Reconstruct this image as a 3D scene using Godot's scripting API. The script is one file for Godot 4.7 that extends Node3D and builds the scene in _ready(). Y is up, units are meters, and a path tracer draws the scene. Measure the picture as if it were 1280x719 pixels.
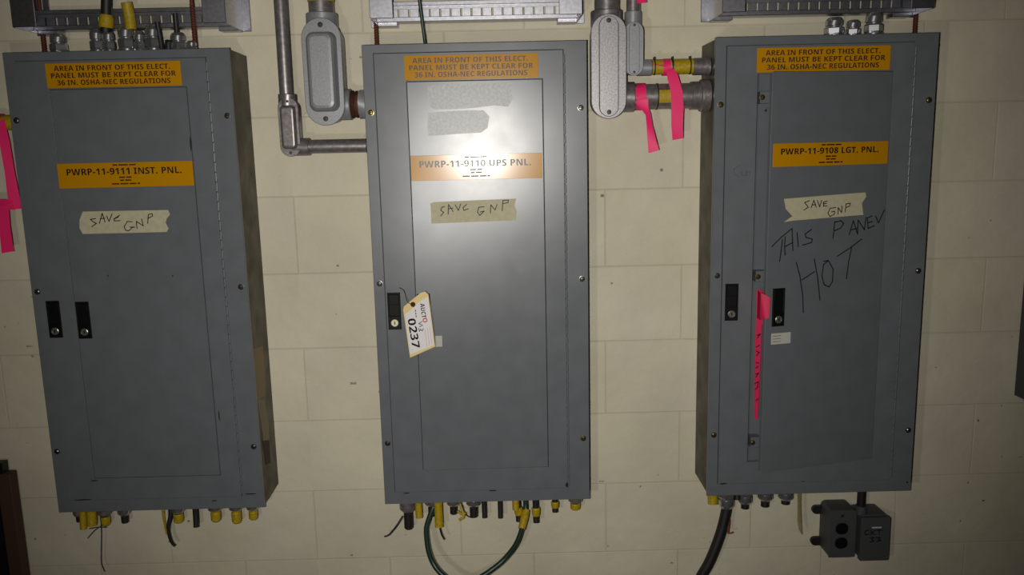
extends Node3D
# Three grey electrical panels on a painted block wall, lit by the flash beside the camera. Metres; y = 0 is a bed joint of the wall near the panel tops.

const COURSE := 0.2032
const FLOOR_Y := -2.032
const CEIL_Y := 1.016
const PANEL_W := 0.531
const PANEL_H := 1.15
const PANEL_Y := -1.197
const FACE_Z := 0.1485

var M := {}
var rng := RandomNumberGenerator.new()
var fonts := {}
var door_of := {}

var HOT := [[-0.3094,0.6587, -0.2835,0.6807, -0.2567,0.6994], [-0.2818,0.674, -0.2838,0.6474, -0.2873,0.6222], [-0.2746,0.6803, -0.2752,0.657, -0.2729,0.6368], [-0.2737,0.6569, -0.2531,0.6659], [-0.2567,0.698, -0.2549,0.6726, -0.2523,0.6458], [-0.2428,0.6887, -0.2406,0.6719, -0.2384,0.6551], [-0.204,0.6949, -0.2209,0.6844, -0.2182,0.6762, -0.2006,0.6713, -0.2025,0.6634, -0.2265,0.6579], [-0.1416,0.7109, -0.1428,0.6908, -0.1441,0.6706], [-0.1415,0.7089, -0.1247,0.7122, -0.1166,0.7051, -0.1238,0.6946, -0.1404,0.6887], [-0.0997,0.6773, -0.0899,0.7107, -0.0763,0.6775], [-0.0964,0.6887, -0.0787,0.6912], [-0.0763,0.6775, -0.0767,0.7115, -0.0573,0.6869, -0.0552,0.7173], [-0.0381,0.72, -0.0512,0.7158, -0.0473,0.6898, -0.0304,0.6959], [-0.0497,0.7035, -0.0373,0.7064], [-0.0279,0.7196, -0.0189,0.7022, -0.0036,0.7342], [-0.2421,0.617, -0.2309,0.5838, -0.2212,0.5354, -0.2178,0.4925], [-0.2251,0.5733, -0.1916,0.5917], [-0.1931,0.6224, -0.1816,0.574, -0.1729,0.5198], [-0.1675,0.6155, -0.1545,0.6168, -0.1403,0.5955, -0.1403,0.5646, -0.1489,0.5514, -0.1632,0.5578, -0.1704,0.5802, -0.1671,0.6073, -0.1545,0.6168], [-0.1302,0.6258, -0.0978,0.6432, -0.0639,0.6647], [-0.0916,0.6442, -0.0975,0.6103, -0.1016,0.5692]]
var R_TAPE := [[-0.2813,0.7705, -0.1775,0.7743, -0.0601,0.7781, -0.0575,0.7676, -0.0687,0.7522, -0.063,0.724, -0.1591,0.721, -0.253,0.7181, -0.2792,0.7158, -0.2573,0.7286, -0.2754,0.7465]]
var R_SAVE := [[-0.213,0.7639, -0.2257,0.7599, -0.2195,0.7528, -0.2154,0.7482, -0.2276,0.7418], [-0.2076,0.7472, -0.2013,0.7642, -0.1939,0.7474], [-0.2059,0.7533, -0.1953,0.7536], [-0.1919,0.7638, -0.1849,0.748, -0.1801,0.7634], [-0.165,0.7611, -0.1748,0.759, -0.1743,0.7494, -0.1644,0.749], [-0.1738,0.7545, -0.1667,0.756], [-0.1404,0.7446, -0.1562,0.7435, -0.1616,0.7315, -0.1552,0.7236, -0.1436,0.7291, -0.1432,0.736, -0.1518,0.7346], [-0.1336,0.7286, -0.1344,0.7443, -0.1238,0.7317, -0.1238,0.7474], [-0.1139,0.7331, -0.1129,0.7522, -0.101,0.7535, -0.1026,0.7466, -0.1124,0.7435]]
var L_TAPE := [[0.1491,0.7744, 0.2412,0.7742, 0.355,0.7736, 0.3588,0.7627, 0.3501,0.753, 0.3462,0.7432, 0.3518,0.7292, 0.347,0.7204, 0.2356,0.7201, 0.1431,0.7203, 0.1368,0.7343, 0.1389,0.754]]
var L_SAVE := [[0.1785,0.757, 0.1656,0.7553, 0.17,0.7503, 0.1792,0.7451, 0.1666,0.7375], [0.1861,0.745, 0.1956,0.7694, 0.2001,0.7476], [0.1892,0.7558, 0.2002,0.7575], [0.2056,0.7623, 0.2101,0.7494, 0.2189,0.7669], [0.2372,0.7635, 0.2225,0.755, 0.223,0.75, 0.2368,0.7507], [0.2235,0.755, 0.2338,0.7597], [0.2659,0.7471, 0.2543,0.7483, 0.2451,0.7357, 0.2481,0.7267, 0.2559,0.7255, 0.2645,0.7333, 0.2705,0.7341, 0.2588,0.7344], [0.276,0.73, 0.2758,0.7478, 0.2915,0.7366, 0.2892,0.7534], [0.3028,0.7423, 0.3069,0.7639, 0.3159,0.7656, 0.3163,0.7597, 0.304,0.7541]]
var M_TAPE := [[0.1488,0.7743, 0.1556,0.7779, 0.2466,0.78, 0.3567,0.7818, 0.3525,0.7639, 0.3579,0.7505, 0.3546,0.7287, 0.245,0.7274, 0.1488,0.7258]]
var M_SAVE := [[0.1827,0.7669, 0.176,0.7651, 0.1728,0.7576, 0.1802,0.7527, 0.1723,0.7443], [0.1905,0.7477, 0.1923,0.7714, 0.2031,0.7541], [0.1929,0.761, 0.2024,0.7626], [0.2084,0.7701, 0.2155,0.7566, 0.2217,0.7717], [0.2359,0.7704, 0.2271,0.763, 0.2288,0.7563, 0.2403,0.7599], [0.2784,0.7637, 0.2651,0.7631, 0.2619,0.7508, 0.2674,0.7431, 0.2781,0.7533, 0.2686,0.7516], [0.2932,0.7482, 0.2947,0.7681, 0.3048,0.7555, 0.3099,0.7687], [0.3219,0.7532, 0.3244,0.7778, 0.3377,0.7784, 0.3366,0.7728, 0.3242,0.7702]]
var PENCIL := [[0.063,0.8482, 0.0496,0.8418, 0.0513,0.8284, 0.0636,0.8215], [0.07,0.8347, 0.0689,0.8247, 0.0784,0.8245, 0.0795,0.8345], [0.0825,0.8244, 0.0822,0.8344, 0.089,0.8343, 0.0892,0.8242]]


func _ready() -> void:
	rng.seed = 7
	# ---------------------------------------------------------------- camera, light, exposure
	var cam := Camera3D.new()
	cam.name = "camera"
	cam.projection = Camera3D.PROJECTION_PERSPECTIVE
	cam.keep_aspect = Camera3D.KEEP_HEIGHT
	cam.fov = rad_to_deg(2.0 * atan(359.5 / 1020.04))
	cam.near = 0.02
	cam.transform = Transform3D(Basis(Vector3.UP, -0.007085) * Basis(Vector3.RIGHT, -0.16979) * Basis(Vector3.BACK, -0.022661), Vector3(0.54907, -0.29303, 2.13917))
	add_child(cam)
	cam.current = true
	var we := WorldEnvironment.new()
	we.name = "environment"
	var env := Environment.new()
	env.background_mode = Environment.BG_COLOR
	env.background_color = Color.BLACK
	env.tonemap_mode = Environment.TONE_MAPPER_LINEAR
	env.tonemap_exposure = 1.0
	env.sdfgi_enabled = true
	env.ssao_enabled = true
	env.ssil_enabled = true
	we.environment = env
	add_child(we)
	# the camera's flash, a few centimetres left of the lens and pointing the same way
	var flash := SpotLight3D.new()
	flash.name = "camera_flash"
	flash.light_color = Color(1.0, 0.985, 0.955)
	flash.light_energy = 2.5
	flash.light_size = 0.012
	flash.spot_angle = 46.0
	flash.spot_angle_attenuation = 1.0
	flash.spot_range = 12.0
	flash.spot_attenuation = 2.0
	flash.shadow_enabled = true
	flash.transform = Transform3D(cam.transform.basis * Basis(Vector3.RIGHT, 0.085), Vector3(0.50, -0.305, 2.135))
	add_child(flash)
	# a weaker hand torch held lower and further left: its shadows fall up and to the right
	var torch := SpotLight3D.new()
	torch.name = "hand_torch"
	torch.light_color = Color(1.0, 0.985, 0.955)
	torch.light_energy = 0.42
	torch.light_size = 0.03
	torch.spot_angle = 55.0
	torch.spot_angle_attenuation = 1.0
	torch.spot_range = 12.0
	torch.spot_attenuation = 2.0
	torch.shadow_enabled = true
	torch.position = Vector3(0.23, -0.63, 2.1)
	torch.rotation = Vector3(0.0, -0.08, 0.0)
	add_child(torch)

	materials()
	room()
	panels()
	trays()
	conduits()
	receptacle()
	ribbons()
	cables()
	tag_on_panel()
	side_things()


# -------------------------------------------------------------------- materials
func noise_tex(freq: float, lo: Color, hi: Color, seed_: int, size := 512, oct := 4, as_normal := false, bump := 2.0) -> NoiseTexture2D:
	var n := FastNoiseLite.new()
	n.noise_type = FastNoiseLite.TYPE_SIMPLEX_SMOOTH
	n.frequency = freq
	n.fractal_octaves = oct
	n.seed = seed_
	var t := NoiseTexture2D.new()
	t.width = size
	t.height = size
	t.seamless = true
	t.noise = n
	if as_normal:
		t.as_normal_map = true
		t.bump_strength = bump
	else:
		var g := Gradient.new()
		g.set_color(0, lo)
		g.set_color(1, hi)
		t.color_ramp = g
	return t


func mat(called: String, c: Color, rough: float, metal := 0.0, spec := 0.5) -> StandardMaterial3D:
	var m := StandardMaterial3D.new()
	m.resource_name = called
	m.albedo_color = c
	m.roughness = rough
	m.metallic = metal
	m.metallic_specular = spec
	M[called] = m
	return m


func tri(m: StandardMaterial3D, tex: Texture2D, scale: float, slot := "albedo") -> void:
	m.uv1_triplanar = true
	m.uv1_world_triplanar = true
	m.uv1_scale = Vector3.ONE * scale
	if slot == "albedo":
		m.albedo_texture = tex
	elif slot == "rough":
		m.roughness_texture = tex
		m.roughness_texture_channel = BaseMaterial3D.TEXTURE_CHANNEL_RED
	elif slot == "normal":
		m.normal_enabled = true
		m.normal_texture = tex


func specks(size: int, base: Color, n: int, seed_: int) -> ImageTexture:
	# old paint with dirt specks and scuffs of its own
	var r := RandomNumberGenerator.new()
	r.seed = seed_
	var nz := FastNoiseLite.new()
	nz.frequency = 0.006
	nz.fractal_octaves = 5
	nz.seed = seed_
	var img := Image.create(size, size, false, Image.FORMAT_RGB8)
	for y in size:
		for x in size:
			var v: float = 1.0 + 0.05 * nz.get_noise_2d(x, y) + r.randf_range(-0.012, 0.012)
			img.set_pixel(x, y, Color(base.r * v, base.g * v, base.b * (v - 0.02 * nz.get_noise_2d(y, x))))
	for i in n:
		var cx := r.randi_range(4, size - 12)
		var cy := r.randi_range(4, size - 12)
		var d := r.randf_range(0.42, 0.9)
		var w := r.randi_range(1, 3)
		var h := r.randi_range(1, 3)
		if r.randf() < 0.2:
			w = r.randi_range(3, 8)
		for yy in h:
			for xx in w:
				if r.randf() < 0.8:
					var c := img.get_pixel(cx + xx, cy + yy)
					img.set_pixel(cx + xx, cy + yy, Color(c.r * d, c.g * d, c.b * d))
	return ImageTexture.create_from_image(img)


func materials() -> void:
	var wall_tex := specks(1024, Color8(203, 196, 174), 150, 11)
	var wall_bump := noise_tex(0.05, Color.BLACK, Color.WHITE, 5, 512, 4, true, 3.0)
	for i in 3:
		var w := mat("wall_paint_%d" % i, [Color(1, 1, 1), Color(0.99, 0.988, 0.985), Color(0.995, 0.993, 0.995)][i], 0.62, 0.0, 0.4)
		tri(w, wall_tex, 0.45)
		tri(w, wall_bump, 0.45, "normal")
		w.normal_scale = 0.15
	tri(mat("mortar", Color(0.93, 0.92, 0.9), 0.8, 0.0, 0.3), wall_tex, 0.45)
	mat("plaster", Color8(190, 182, 160), 0.8)
	mat("floor_concrete", Color8(120, 116, 108), 0.7)
	var grime := noise_tex(0.02, Color(0.93, 0.93, 0.93), Color(1, 1, 1), 21, 512, 5)
	var rough := noise_tex(0.012, Color(0.84, 0.84, 0.84), Color(1, 1, 1), 31, 512, 5)
	var p := mat("panel_paint", Color8(102, 105, 110), 0.335)
	tri(p, grime, 1.3)
	tri(p, rough, 1.3, "rough")
	var pd := mat("door_paint", Color8(101, 104, 109), 0.33, 0.0, 0.6)
	tri(pd, grime, 1.3)
	tri(pd, rough, 1.3, "rough")
	var tub := mat("tub_metal", Color8(104, 100, 90), 0.5, 0.5)
	tri(tub, noise_tex(0.012, Color(0.55, 0.5, 0.44), Color(1, 1, 1), 41, 512, 5), 1.7)
	var gal := mat("galvanised", Color8(190, 190, 197), 0.37, 1.0)
	tri(gal, noise_tex(0.03, Color(0.86, 0.86, 0.87), Color(1, 1, 1), 43, 512, 4), 5.0)
	var cast := mat("cast_metal", Color8(172, 170, 172), 0.42, 0.6)
	tri(cast, noise_tex(0.06, Color(0.74, 0.73, 0.73), Color(1, 1, 1), 45, 512, 5), 6.0)
	var castp := mat("cast_paint", Color8(152, 154, 158), 0.4, 0.3)
	tri(castp, noise_tex(0.05, Color(0.86, 0.86, 0.86), Color(1, 1, 1), 47, 512, 5), 6.0)
	var pipe := mat("pipe_metal", Color8(156, 151, 153), 0.37, 0.62)
	tri(pipe, noise_tex(0.02, Color(0.72, 0.7, 0.69), Color(1, 1, 1), 49, 512, 5), 6.0)
	mat("chrome", Color8(186, 188, 192), 0.25, 0.88)
	var rust := mat("rust", Color8(104, 62, 44), 0.75, 0.3)
	tri(rust, noise_tex(0.05, Color(0.5, 0.45, 0.42), Color(1, 1, 1), 51, 256, 5), 8.0)
	mat("rod_brown", Color8(92, 46, 32), 0.6, 0.3)
	mat("dark_metal", Color8(58, 56, 56), 0.45, 0.7)
	mat("box_grey", Color8(68, 70, 72), 0.6, 0.1)
	mat("enclosure_dark", Color8(62, 64, 65), 0.6)
	mat("black_plastic", Color8(11, 11, 12), 0.5, 0.0, 0.3)
	mat("black_rubber", Color8(24, 23, 23), 0.55)
	mat("lock_metal", Color8(150, 148, 140), 0.35, 0.8)
	mat("lock_cream", Color8(205, 205, 175), 0.5, 0.2)
	mat("screw_metal", Color8(112, 110, 106), 0.32, 0.9)
	mat("screw_brass", Color8(128, 114, 78), 0.32, 0.9)
	mat("label_yellow", Color8(182, 128, 6), 0.2, 0.0, 0.45)
	mat("label_ink", Color8(56, 20, 8), 0.45)
	mat("label_ink_black", Color8(28, 18, 14), 0.38)
	var tp := mat("masking_tape", Color8(186, 180, 152), 0.75)
	tri(tp, noise_tex(0.04, Color(0.93, 0.925, 0.91), Color(1, 1, 1), 53, 256, 5), 6.0)
	mat("marker_ink", Color8(20, 20, 26), 0.6)
	mat("pencil", Color8(72, 74, 80), 0.7)
	var res := mat("residue_glue", Color8(172, 174, 174), 0.38)
	tri(res, noise_tex(0.05, Color(0.78, 0.78, 0.78), Color(1, 1, 1), 55, 256, 5), 9.0)
	var pk := mat("pink_film", Color8(245, 34, 112), 0.55)
	pk.backlight_enabled = true
	pk.backlight = Color8(120, 10, 45)
	mat("pink_tape", Color8(206, 18, 76), 0.6)
	var yt := mat("yellow_tape", Color8(188, 162, 14), 0.5)
	tri(yt, noise_tex(0.05, Color(0.75, 0.72, 0.5), Color(1, 1, 1), 57, 256, 4), 9.0)
	mat("green_cover", Color8(26, 48, 38), 0.4)
	mat("paper_manila", Color8(226, 204, 142), 0.75)
	mat("paper_white", Color8(226, 222, 224), 0.7)
	mat("paper_grey", Color8(176, 174, 166), 0.7)
	mat("red_ink", Color8(205, 40, 32), 0.6)
	mat("blue_ink", Color8(70, 84, 110), 0.6)
	mat("brown_tape", Color8(108, 82, 36), 0.45)
	mat("paper_torn", Color8(128, 120, 98), 0.8)
	mat("brown_patch", Color8(60, 40, 30), 0.8)
	mat("wood_dark", Color8(70, 44, 34), 0.7)
	mat("board_black", Color8(14, 14, 16), 0.5)
	mat("tan_strap", Color8(150, 138, 92), 0.7)
	mat("red_wire", Color8(120, 50, 36), 0.6)


# -------------------------------------------------------------------- mesh helpers
func sg(smooth := -1) -> SurfaceTool:
	var st := SurfaceTool.new()
	st.begin(Mesh.PRIMITIVE_TRIANGLES)
	st.set_smooth_group(smooth)
	return st


func tri3(st: SurfaceTool, a: Vector3, b: Vector3, c: Vector3, hint: Vector3) -> void:
	var n := (b - a).cross(c - a)
	if n.length_squared() < 1e-18:
		return
	if n.dot(hint) > 0.0:
		var t := b
		b = c
		c = t
	st.add_vertex(a)
	st.add_vertex(b)
	st.add_vertex(c)


func quad(st: SurfaceTool, a: Vector3, b: Vector3, c: Vector3, d: Vector3, hint: Vector3) -> void:
	tri3(st, a, b, c, hint)
	tri3(st, a, c, d, hint)


func box(st: SurfaceTool, lo: Vector3, hi: Vector3, bev := 0.0) -> void:
	st.set_smooth_group(-1)
	var c := (lo + hi) * 0.5
	var h := (hi - lo) * 0.5
	var b: float = minf(bev, minf(h.x, minf(h.y, h.z)) * 0.95)
	for ax in 3:
		var u := (ax + 1) % 3
		var v := (ax + 2) % 3
		for s in [-1.0, 1.0]:
			var pts: Array[Vector3] = []
			for q in [[-1.0, -1.0], [1.0, -1.0], [1.0, 1.0], [-1.0, 1.0]]:
				var p := Vector3.ZERO
				p[ax] = s * h[ax]
				p[u] = q[0] * (h[u] - b)
				p[v] = q[1] * (h[v] - b)
				pts.append(c + p)
			var n := Vector3.ZERO
			n[ax] = s
			quad(st, pts[0], pts[1], pts[2], pts[3], n)
	if b <= 0.0:
		return
	for ax in 3:      # edges that run along ax
		var u := (ax + 1) % 3
		var v := (ax + 2) % 3
		for su in [-1.0, 1.0]:
			for sv in [-1.0, 1.0]:
				var pts: Array[Vector3] = []
				for q in [[-1.0, 0], [1.0, 0], [1.0, 1], [-1.0, 1]]:
					var p := Vector3.ZERO
					p[ax] = q[0] * (h[ax] - b)
					p[u] = su * (h[u] - (b if q[1] == 0 else 0.0))
					p[v] = sv * (h[v] - (0.0 if q[1] == 0 else b))
					pts.append(c + p)
				var n := Vector3.ZERO
				n[u] = su
				n[v] = sv
				quad(st, pts[0], pts[1], pts[2], pts[3], n)
	for sx in [-1.0, 1.0]:
		for sy in [-1.0, 1.0]:
			for sz in [-1.0, 1.0]:
				var s := Vector3(sx, sy, sz)
				var k := c + s * h
				tri3(st, k - s * Vector3(0, b, b), k - s * Vector3(b, 0, b), k - s * Vector3(b, b, 0), s)


func frame(st: SurfaceTool, o: Rect2, i: Rect2, z0: float, z1: float, bev := 0.001) -> void:
	# a flat plate with a rectangular opening
	st.set_smooth_group(-1)
	var oc := corners(o)
	var ic := corners(i)
	var ob := corners(o.grow(-bev))
	var ib := corners(i.grow(bev))
	var cen := o.get_center()
	for k in 4:
		var j := (k + 1) % 4
		quad(st, v3(ob[k], z1), v3(ob[j], z1), v3(ib[j], z1), v3(ib[k], z1), Vector3.BACK)
		quad(st, v3(oc[k], z0), v3(oc[j], z0), v3(ic[j], z0), v3(ic[k], z0), Vector3.FORWARD)
		var mo: Vector2 = (oc[k] + oc[j]) * 0.5 - cen
		var out := Vector3(mo.x, mo.y, 0).normalized()
		quad(st, v3(oc[k], z0), v3(oc[j], z0), v3(oc[j], z1 - bev), v3(oc[k], z1 - bev), out)
		quad(st, v3(oc[k], z1 - bev), v3(oc[j], z1 - bev), v3(ob[j], z1), v3(ob[k], z1), out + Vector3.BACK)
		quad(st, v3(ic[k], z0), v3(ic[j], z0), v3(ic[j], z1 - bev), v3(ic[k], z1 - bev), -out)
		quad(st, v3(ic[k], z1 - bev), v3(ic[j], z1 - bev), v3(ib[j], z1), v3(ib[k], z1), -out + Vector3.BACK)


func corners(r: Rect2) -> Array[Vector2]:
	return [r.position, Vector2(r.end.x, r.position.y), r.end, Vector2(r.position.x, r.end.y)]


func v3(p: Vector2, z: float) -> Vector3:
	return Vector3(p.x, p.y, z)


func rect(x0: float, y0: float, x1: float, y1: float) -> Rect2:
	return Rect2(x0, y0, x1 - x0, y1 - y0)


func lathe(st: SurfaceTool, prof: Array, at: Vector3, dir: Vector3, seg := 20, smooth := true, turn := 0.0) -> void:
	# prof: [radius, height along dir] pairs, bottom to top; ends are capped
	dir = dir.normalized()
	var a := dir.cross(Vector3(0.37, 0.21, 0.9).normalized()).normalized()
	var b := dir.cross(a).normalized()
	var rings: Array = []
	for pr in prof:
		var ring: Array[Vector3] = []
		for k in seg:
			var t := TAU * k / seg + turn
			ring.append(at + dir * pr[1] + (a * cos(t) + b * sin(t)) * pr[0])
		rings.append(ring)
	for i in prof.size() - 1:
		st.set_smooth_group(i + 1 if smooth else -1)
		var dr: float = prof[i + 1][0] - prof[i][0]
		var dh: float = prof[i + 1][1] - prof[i][1]
		var sgn := 1.0 if prof[-1][1] >= prof[0][1] else -1.0
		for k in seg:
			var j := (k + 1) % seg
			var t := TAU * (k + 0.5) / seg + turn
			var rad := a * cos(t) + b * sin(t)
			var hint: Vector3 = (rad * absf(dh) - dir * dr * signf(dh if dh != 0.0 else sgn)) if absf(dh) > 1e-7 else dir * -signf(dr) * sgn
			quad(st, rings[i][k], rings[i][j], rings[i + 1][j], rings[i + 1][k], hint)
	st.set_smooth_group(-1)
	for e in [0, prof.size() - 1]:
		if prof[e][0] > 1e-6:
			var c: Vector3 = at + dir * prof[e][1]
			var out: Vector3 = dir * (prof[-1][1] - prof[0][1]) * (-1.0 if e == 0 else 1.0)
			for k in seg:
				tri3(st, c, rings[e][k], rings[e][(k + 1) % seg], out)


func cyl(st: SurfaceTool, a: Vector3, b: Vector3, r: float, seg := 20, bev := 0.0) -> void:
	var l := (b - a).length()
	if bev > 0.0:
		lathe(st, [[r - bev, 0.0], [r, bev], [r, l - bev], [r - bev, l]], a, b - a, seg)
	else:
		lathe(st, [[r, 0.0], [r, l]], a, b - a, seg)


func tube(st: SurfaceTool, pts: Array, r: float, seg := 12, r_end := -1.0) -> void:
	var curve := Curve3D.new()
	for i in pts.size():
		var t: Vector3 = (pts[mini(i + 1, pts.size() - 1)] - pts[maxi(i - 1, 0)]) / 6.0
		curve.add_point(pts[i], -t, t)
	var l := curve.get_baked_length()
	var n := clampi(int(l / maxf(r * 1.2, 0.006)), 4, 90)
	var up := Vector3(0.3, 0.1, 0.95).normalized()
	var rings: Array = []
	var cs: Array[Vector3] = []
	for i in n + 1:
		var o := l * i / n
		var p := curve.sample_baked(o, true)
		var q := curve.sample_baked(minf(o + 0.002, l), true) - curve.sample_baked(maxf(o - 0.002, 0.0), true)
		q = q.normalized()
		up = (up - q * up.dot(q)).normalized()
		var s := q.cross(up)
		var rr := r if r_end < 0.0 else lerpf(r, r_end, float(i) / n)
		var ring: Array[Vector3] = []
		for k in seg:
			var a := TAU * k / seg
			ring.append(p + (up * cos(a) + s * sin(a)) * rr)
		rings.append(ring)
		cs.append(p)
	st.set_smooth_group(1)
	for i in n:
		for k in seg:
			var j := (k + 1) % seg
			quad(st, rings[i][k], rings[i][j], rings[i + 1][j], rings[i + 1][k], rings[i][k] + rings[i][j] - cs[i] * 2.0)
	st.set_smooth_group(-1)
	for k in seg:
		tri3(st, cs[0], rings[0][k], rings[0][(k + 1) % seg], cs[0] - cs[1])
		tri3(st, cs[n], rings[n][k], rings[n][(k + 1) % seg], cs[n] - cs[n - 1])


func stadium(c: Vector2, w: float, h: float, r: float, per := 8) -> Array[Vector2]:
	var out: Array[Vector2] = []
	r = minf(r, minf(w, h) * 0.5)
	for q in [[1, 1, 0.0], [-1, 1, PI / 2], [-1, -1, PI], [1, -1, PI * 1.5]]:
		for k in per + 1:
			var a: float = q[2] + PI / 2 * k / per
			out.append(c + Vector2(q[0] * (w * 0.5 - r), q[1] * (h * 0.5 - r)) + Vector2(cos(a), sin(a)) * r)
	return out


func stack(st: SurfaceTool, levels: Array) -> void:
	# levels: [ring of Vector2, z] from back to front; rings have equal counts
	var cen := Vector2.ZERO
	for p in levels[0][0]:
		cen += p
	cen /= levels[0][0].size()
	for i in levels.size() - 1:
		st.set_smooth_group(i + 1)
		var A: Array = levels[i][0]
		var B: Array = levels[i + 1][0]
		for k in A.size():
			var j := (k + 1) % A.size()
			var mid: Vector2 = (A[k] + A[j]) * 0.5 - cen
			var shr: float = (A[k] - cen).length() - (B[k] - cen).length()
			var hint: Vector3 = Vector3(mid.x, mid.y, 0).normalized() * (levels[i + 1][1] - levels[i][1]) + Vector3(0, 0, shr)
			if absf(levels[i + 1][1] - levels[i][1]) < 1e-7:
				hint = Vector3(0, 0, signf(shr))
			quad(st, v3(A[k], levels[i][1]), v3(A[j], levels[i][1]), v3(B[j], levels[i + 1][1]), v3(B[k], levels[i + 1][1]), hint)
	cap(st, levels[0][0], levels[0][1], Vector3.FORWARD)
	cap(st, levels[-1][0], levels[-1][1], Vector3.BACK)


func cap(st: SurfaceTool, ring: Array, z: float, n: Vector3) -> void:
	st.set_smooth_group(-1)
	var pts := PackedVector2Array()
	for p in ring:
		if pts.is_empty() or (pts[-1].distance_to(p) > 1e-5 and pts[0].distance_to(p) > 1e-5):
			pts.append(p)
	var ix := Geometry2D.triangulate_polygon(pts)
	for i in range(0, ix.size(), 3):
		tri3(st, v3(pts[ix[i]], z), v3(pts[ix[i + 1]], z), v3(pts[ix[i + 2]], z), n)


func plate(st: SurfaceTool, pts: Array, z0: float, z1: float) -> void:
	# any outline as a thin plate
	st.set_smooth_group(-1)
	var area := 0.0
	for k in pts.size():
		var j := (k + 1) % pts.size()
		area += pts[k].x * pts[j].y - pts[j].x * pts[k].y
	for k in pts.size():
		var j := (k + 1) % pts.size()
		var e: Vector2 = pts[j] - pts[k]
		var n := Vector3(e.y, -e.x, 0) * signf(area)
		quad(st, v3(pts[k], z0), v3(pts[j], z0), v3(pts[j], z1), v3(pts[k], z1), n)
	cap(st, pts, z0, Vector3.FORWARD)
	cap(st, pts, z1, Vector3.BACK)


func pairs(flat: Array) -> Array[Vector2]:
	var out: Array[Vector2] = []
	for i in range(0, flat.size(), 2):
		out.append(Vector2(flat[i], flat[i + 1]))
	return out


func strokes(st: SurfaceTool, lines: Array, w: float, z0: float, z1: float, k := 1.0, off := Vector2.ZERO) -> void:
	for l in lines:
		var p := pairs(l)
		for i in p.size() - 1:
			var a := p[i] * k + off
			var b := p[i + 1] * k + off
			var d := (b - a).normalized() * w * 0.45
			var s := Vector2(-d.y, d.x) * 1.1
			a -= d * 0.6
			b += d * 0.6
			plate(st, [a - s, b - s, b + d * 0.4, b + s, a + s, a - d * 0.4], z0, z1)


func ribbon(st: SurfaceTool, rows: Array, thick := 0.0006) -> void:
	# rows: [left point, right point] down the length of a strip
	st.set_smooth_group(1)
	var n := rows.size()
	var nor: Array[Vector3] = []
	for i in n:
		var a: Vector3 = rows[mini(i + 1, n - 1)][0] + rows[mini(i + 1, n - 1)][1] - rows[maxi(i - 1, 0)][0] - rows[maxi(i - 1, 0)][1]
		nor.append(a.cross(rows[i][1] - rows[i][0]).normalized())
	for s in [-1.0, 1.0]:
		st.set_smooth_group(1 if s < 0.0 else 2)
		for i in n - 1:
			var o: Vector3 = nor[i] * thick * 0.5 * s
			var o2: Vector3 = nor[i + 1] * thick * 0.5 * s
			quad(st, rows[i][0] + o, rows[i][1] + o, rows[i + 1][1] + o2, rows[i + 1][0] + o2, o)
	st.set_smooth_group(-1)
	for i in n - 1:
		for e in 2:
			var o: Vector3 = nor[i] * thick * 0.5
			var o2: Vector3 = nor[i + 1] * thick * 0.5
			var out: Vector3 = (rows[i][e] - rows[i][1 - e])
			quad(st, rows[i][e] - o, rows[i][e] + o, rows[i + 1][e] + o2, rows[i + 1][e] - o2, out)
	for e in [0, n - 1]:
		var o: Vector3 = nor[e] * thick * 0.5
		var along: Vector3 = (rows[e][0] - rows[1 if e == 0 else n - 2][0])
		quad(st, rows[e][0] - o, rows[e][1] - o, rows[e][1] + o, rows[e][0] + o, along)


func part(st: SurfaceTool, called: String, m: String, parent: Node3D, label := "") -> MeshInstance3D:
	st.generate_normals()
	var o := MeshInstance3D.new()
	o.name = called
	o.mesh = st.commit()
	o.material_override = M[m]
	o.cast_shadow = GeometryInstance3D.SHADOW_CASTING_SETTING_ON
	parent.add_child(o, true)
	if label:
		o.set_meta("label", label)
	if called in ["small_print", "loose_strands", "rule_lines", "paint_chips"]:
		o.set_meta("kind", "stuff")
	return o


func tagged(o: Node3D, label: String, category: String, group := "") -> Node3D:
	o.set_meta("label", label)
	o.set_meta("category", category)
	if group:
		o.set_meta("group", group)
	return o


func thing(called: String, at: Vector3, label: String, category: String, group := "") -> Node3D:
	var o := Node3D.new()
	o.name = called
	o.position = at
	add_child(o, true)
	return tagged(o, label, category, group)


func setting(o: Node3D, label := "") -> Node3D:
	o.set_meta("kind", "structure")
	if label:
		o.set_meta("label", label)
		o.set_meta("category", "wall")
	return o


func lettering(parent: Node3D, s: String, c: Vector3, w: float, h: float, m: String, bold := true, turn := 0.0) -> MeshInstance3D:
	# printed characters, w wide over all and h high, centred at c
	var key := "bold" if bold else "plain"
	if not fonts.has(key):
		var f := SystemFont.new()
		f.font_names = PackedStringArray(["Droid Sans"])
		f.font_weight = 700 if bold else 400
		fonts[key] = f
	var t := TextMesh.new()
	t.text = s
	t.font = fonts[key]
	t.font_size = 64
	t.pixel_size = 0.001
	t.depth = 0.02
	t.curve_step = 1.5
	t.horizontal_alignment = HORIZONTAL_ALIGNMENT_CENTER
	t.vertical_alignment = VERTICAL_ALIGNMENT_CENTER
	var b := t.get_aabb()
	var o := MeshInstance3D.new()
	o.name = "lettering"
	o.mesh = t
	o.material_override = M[m]
	var sc := Vector3(w / b.size.x, h / b.size.y, 0.0003 / 0.02)
	var bas := Basis(Vector3.BACK, turn) * Basis.from_scale(sc)
	o.transform = Transform3D(bas, c - bas * b.get_center())
	parent.add_child(o, true)
	return o


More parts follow.
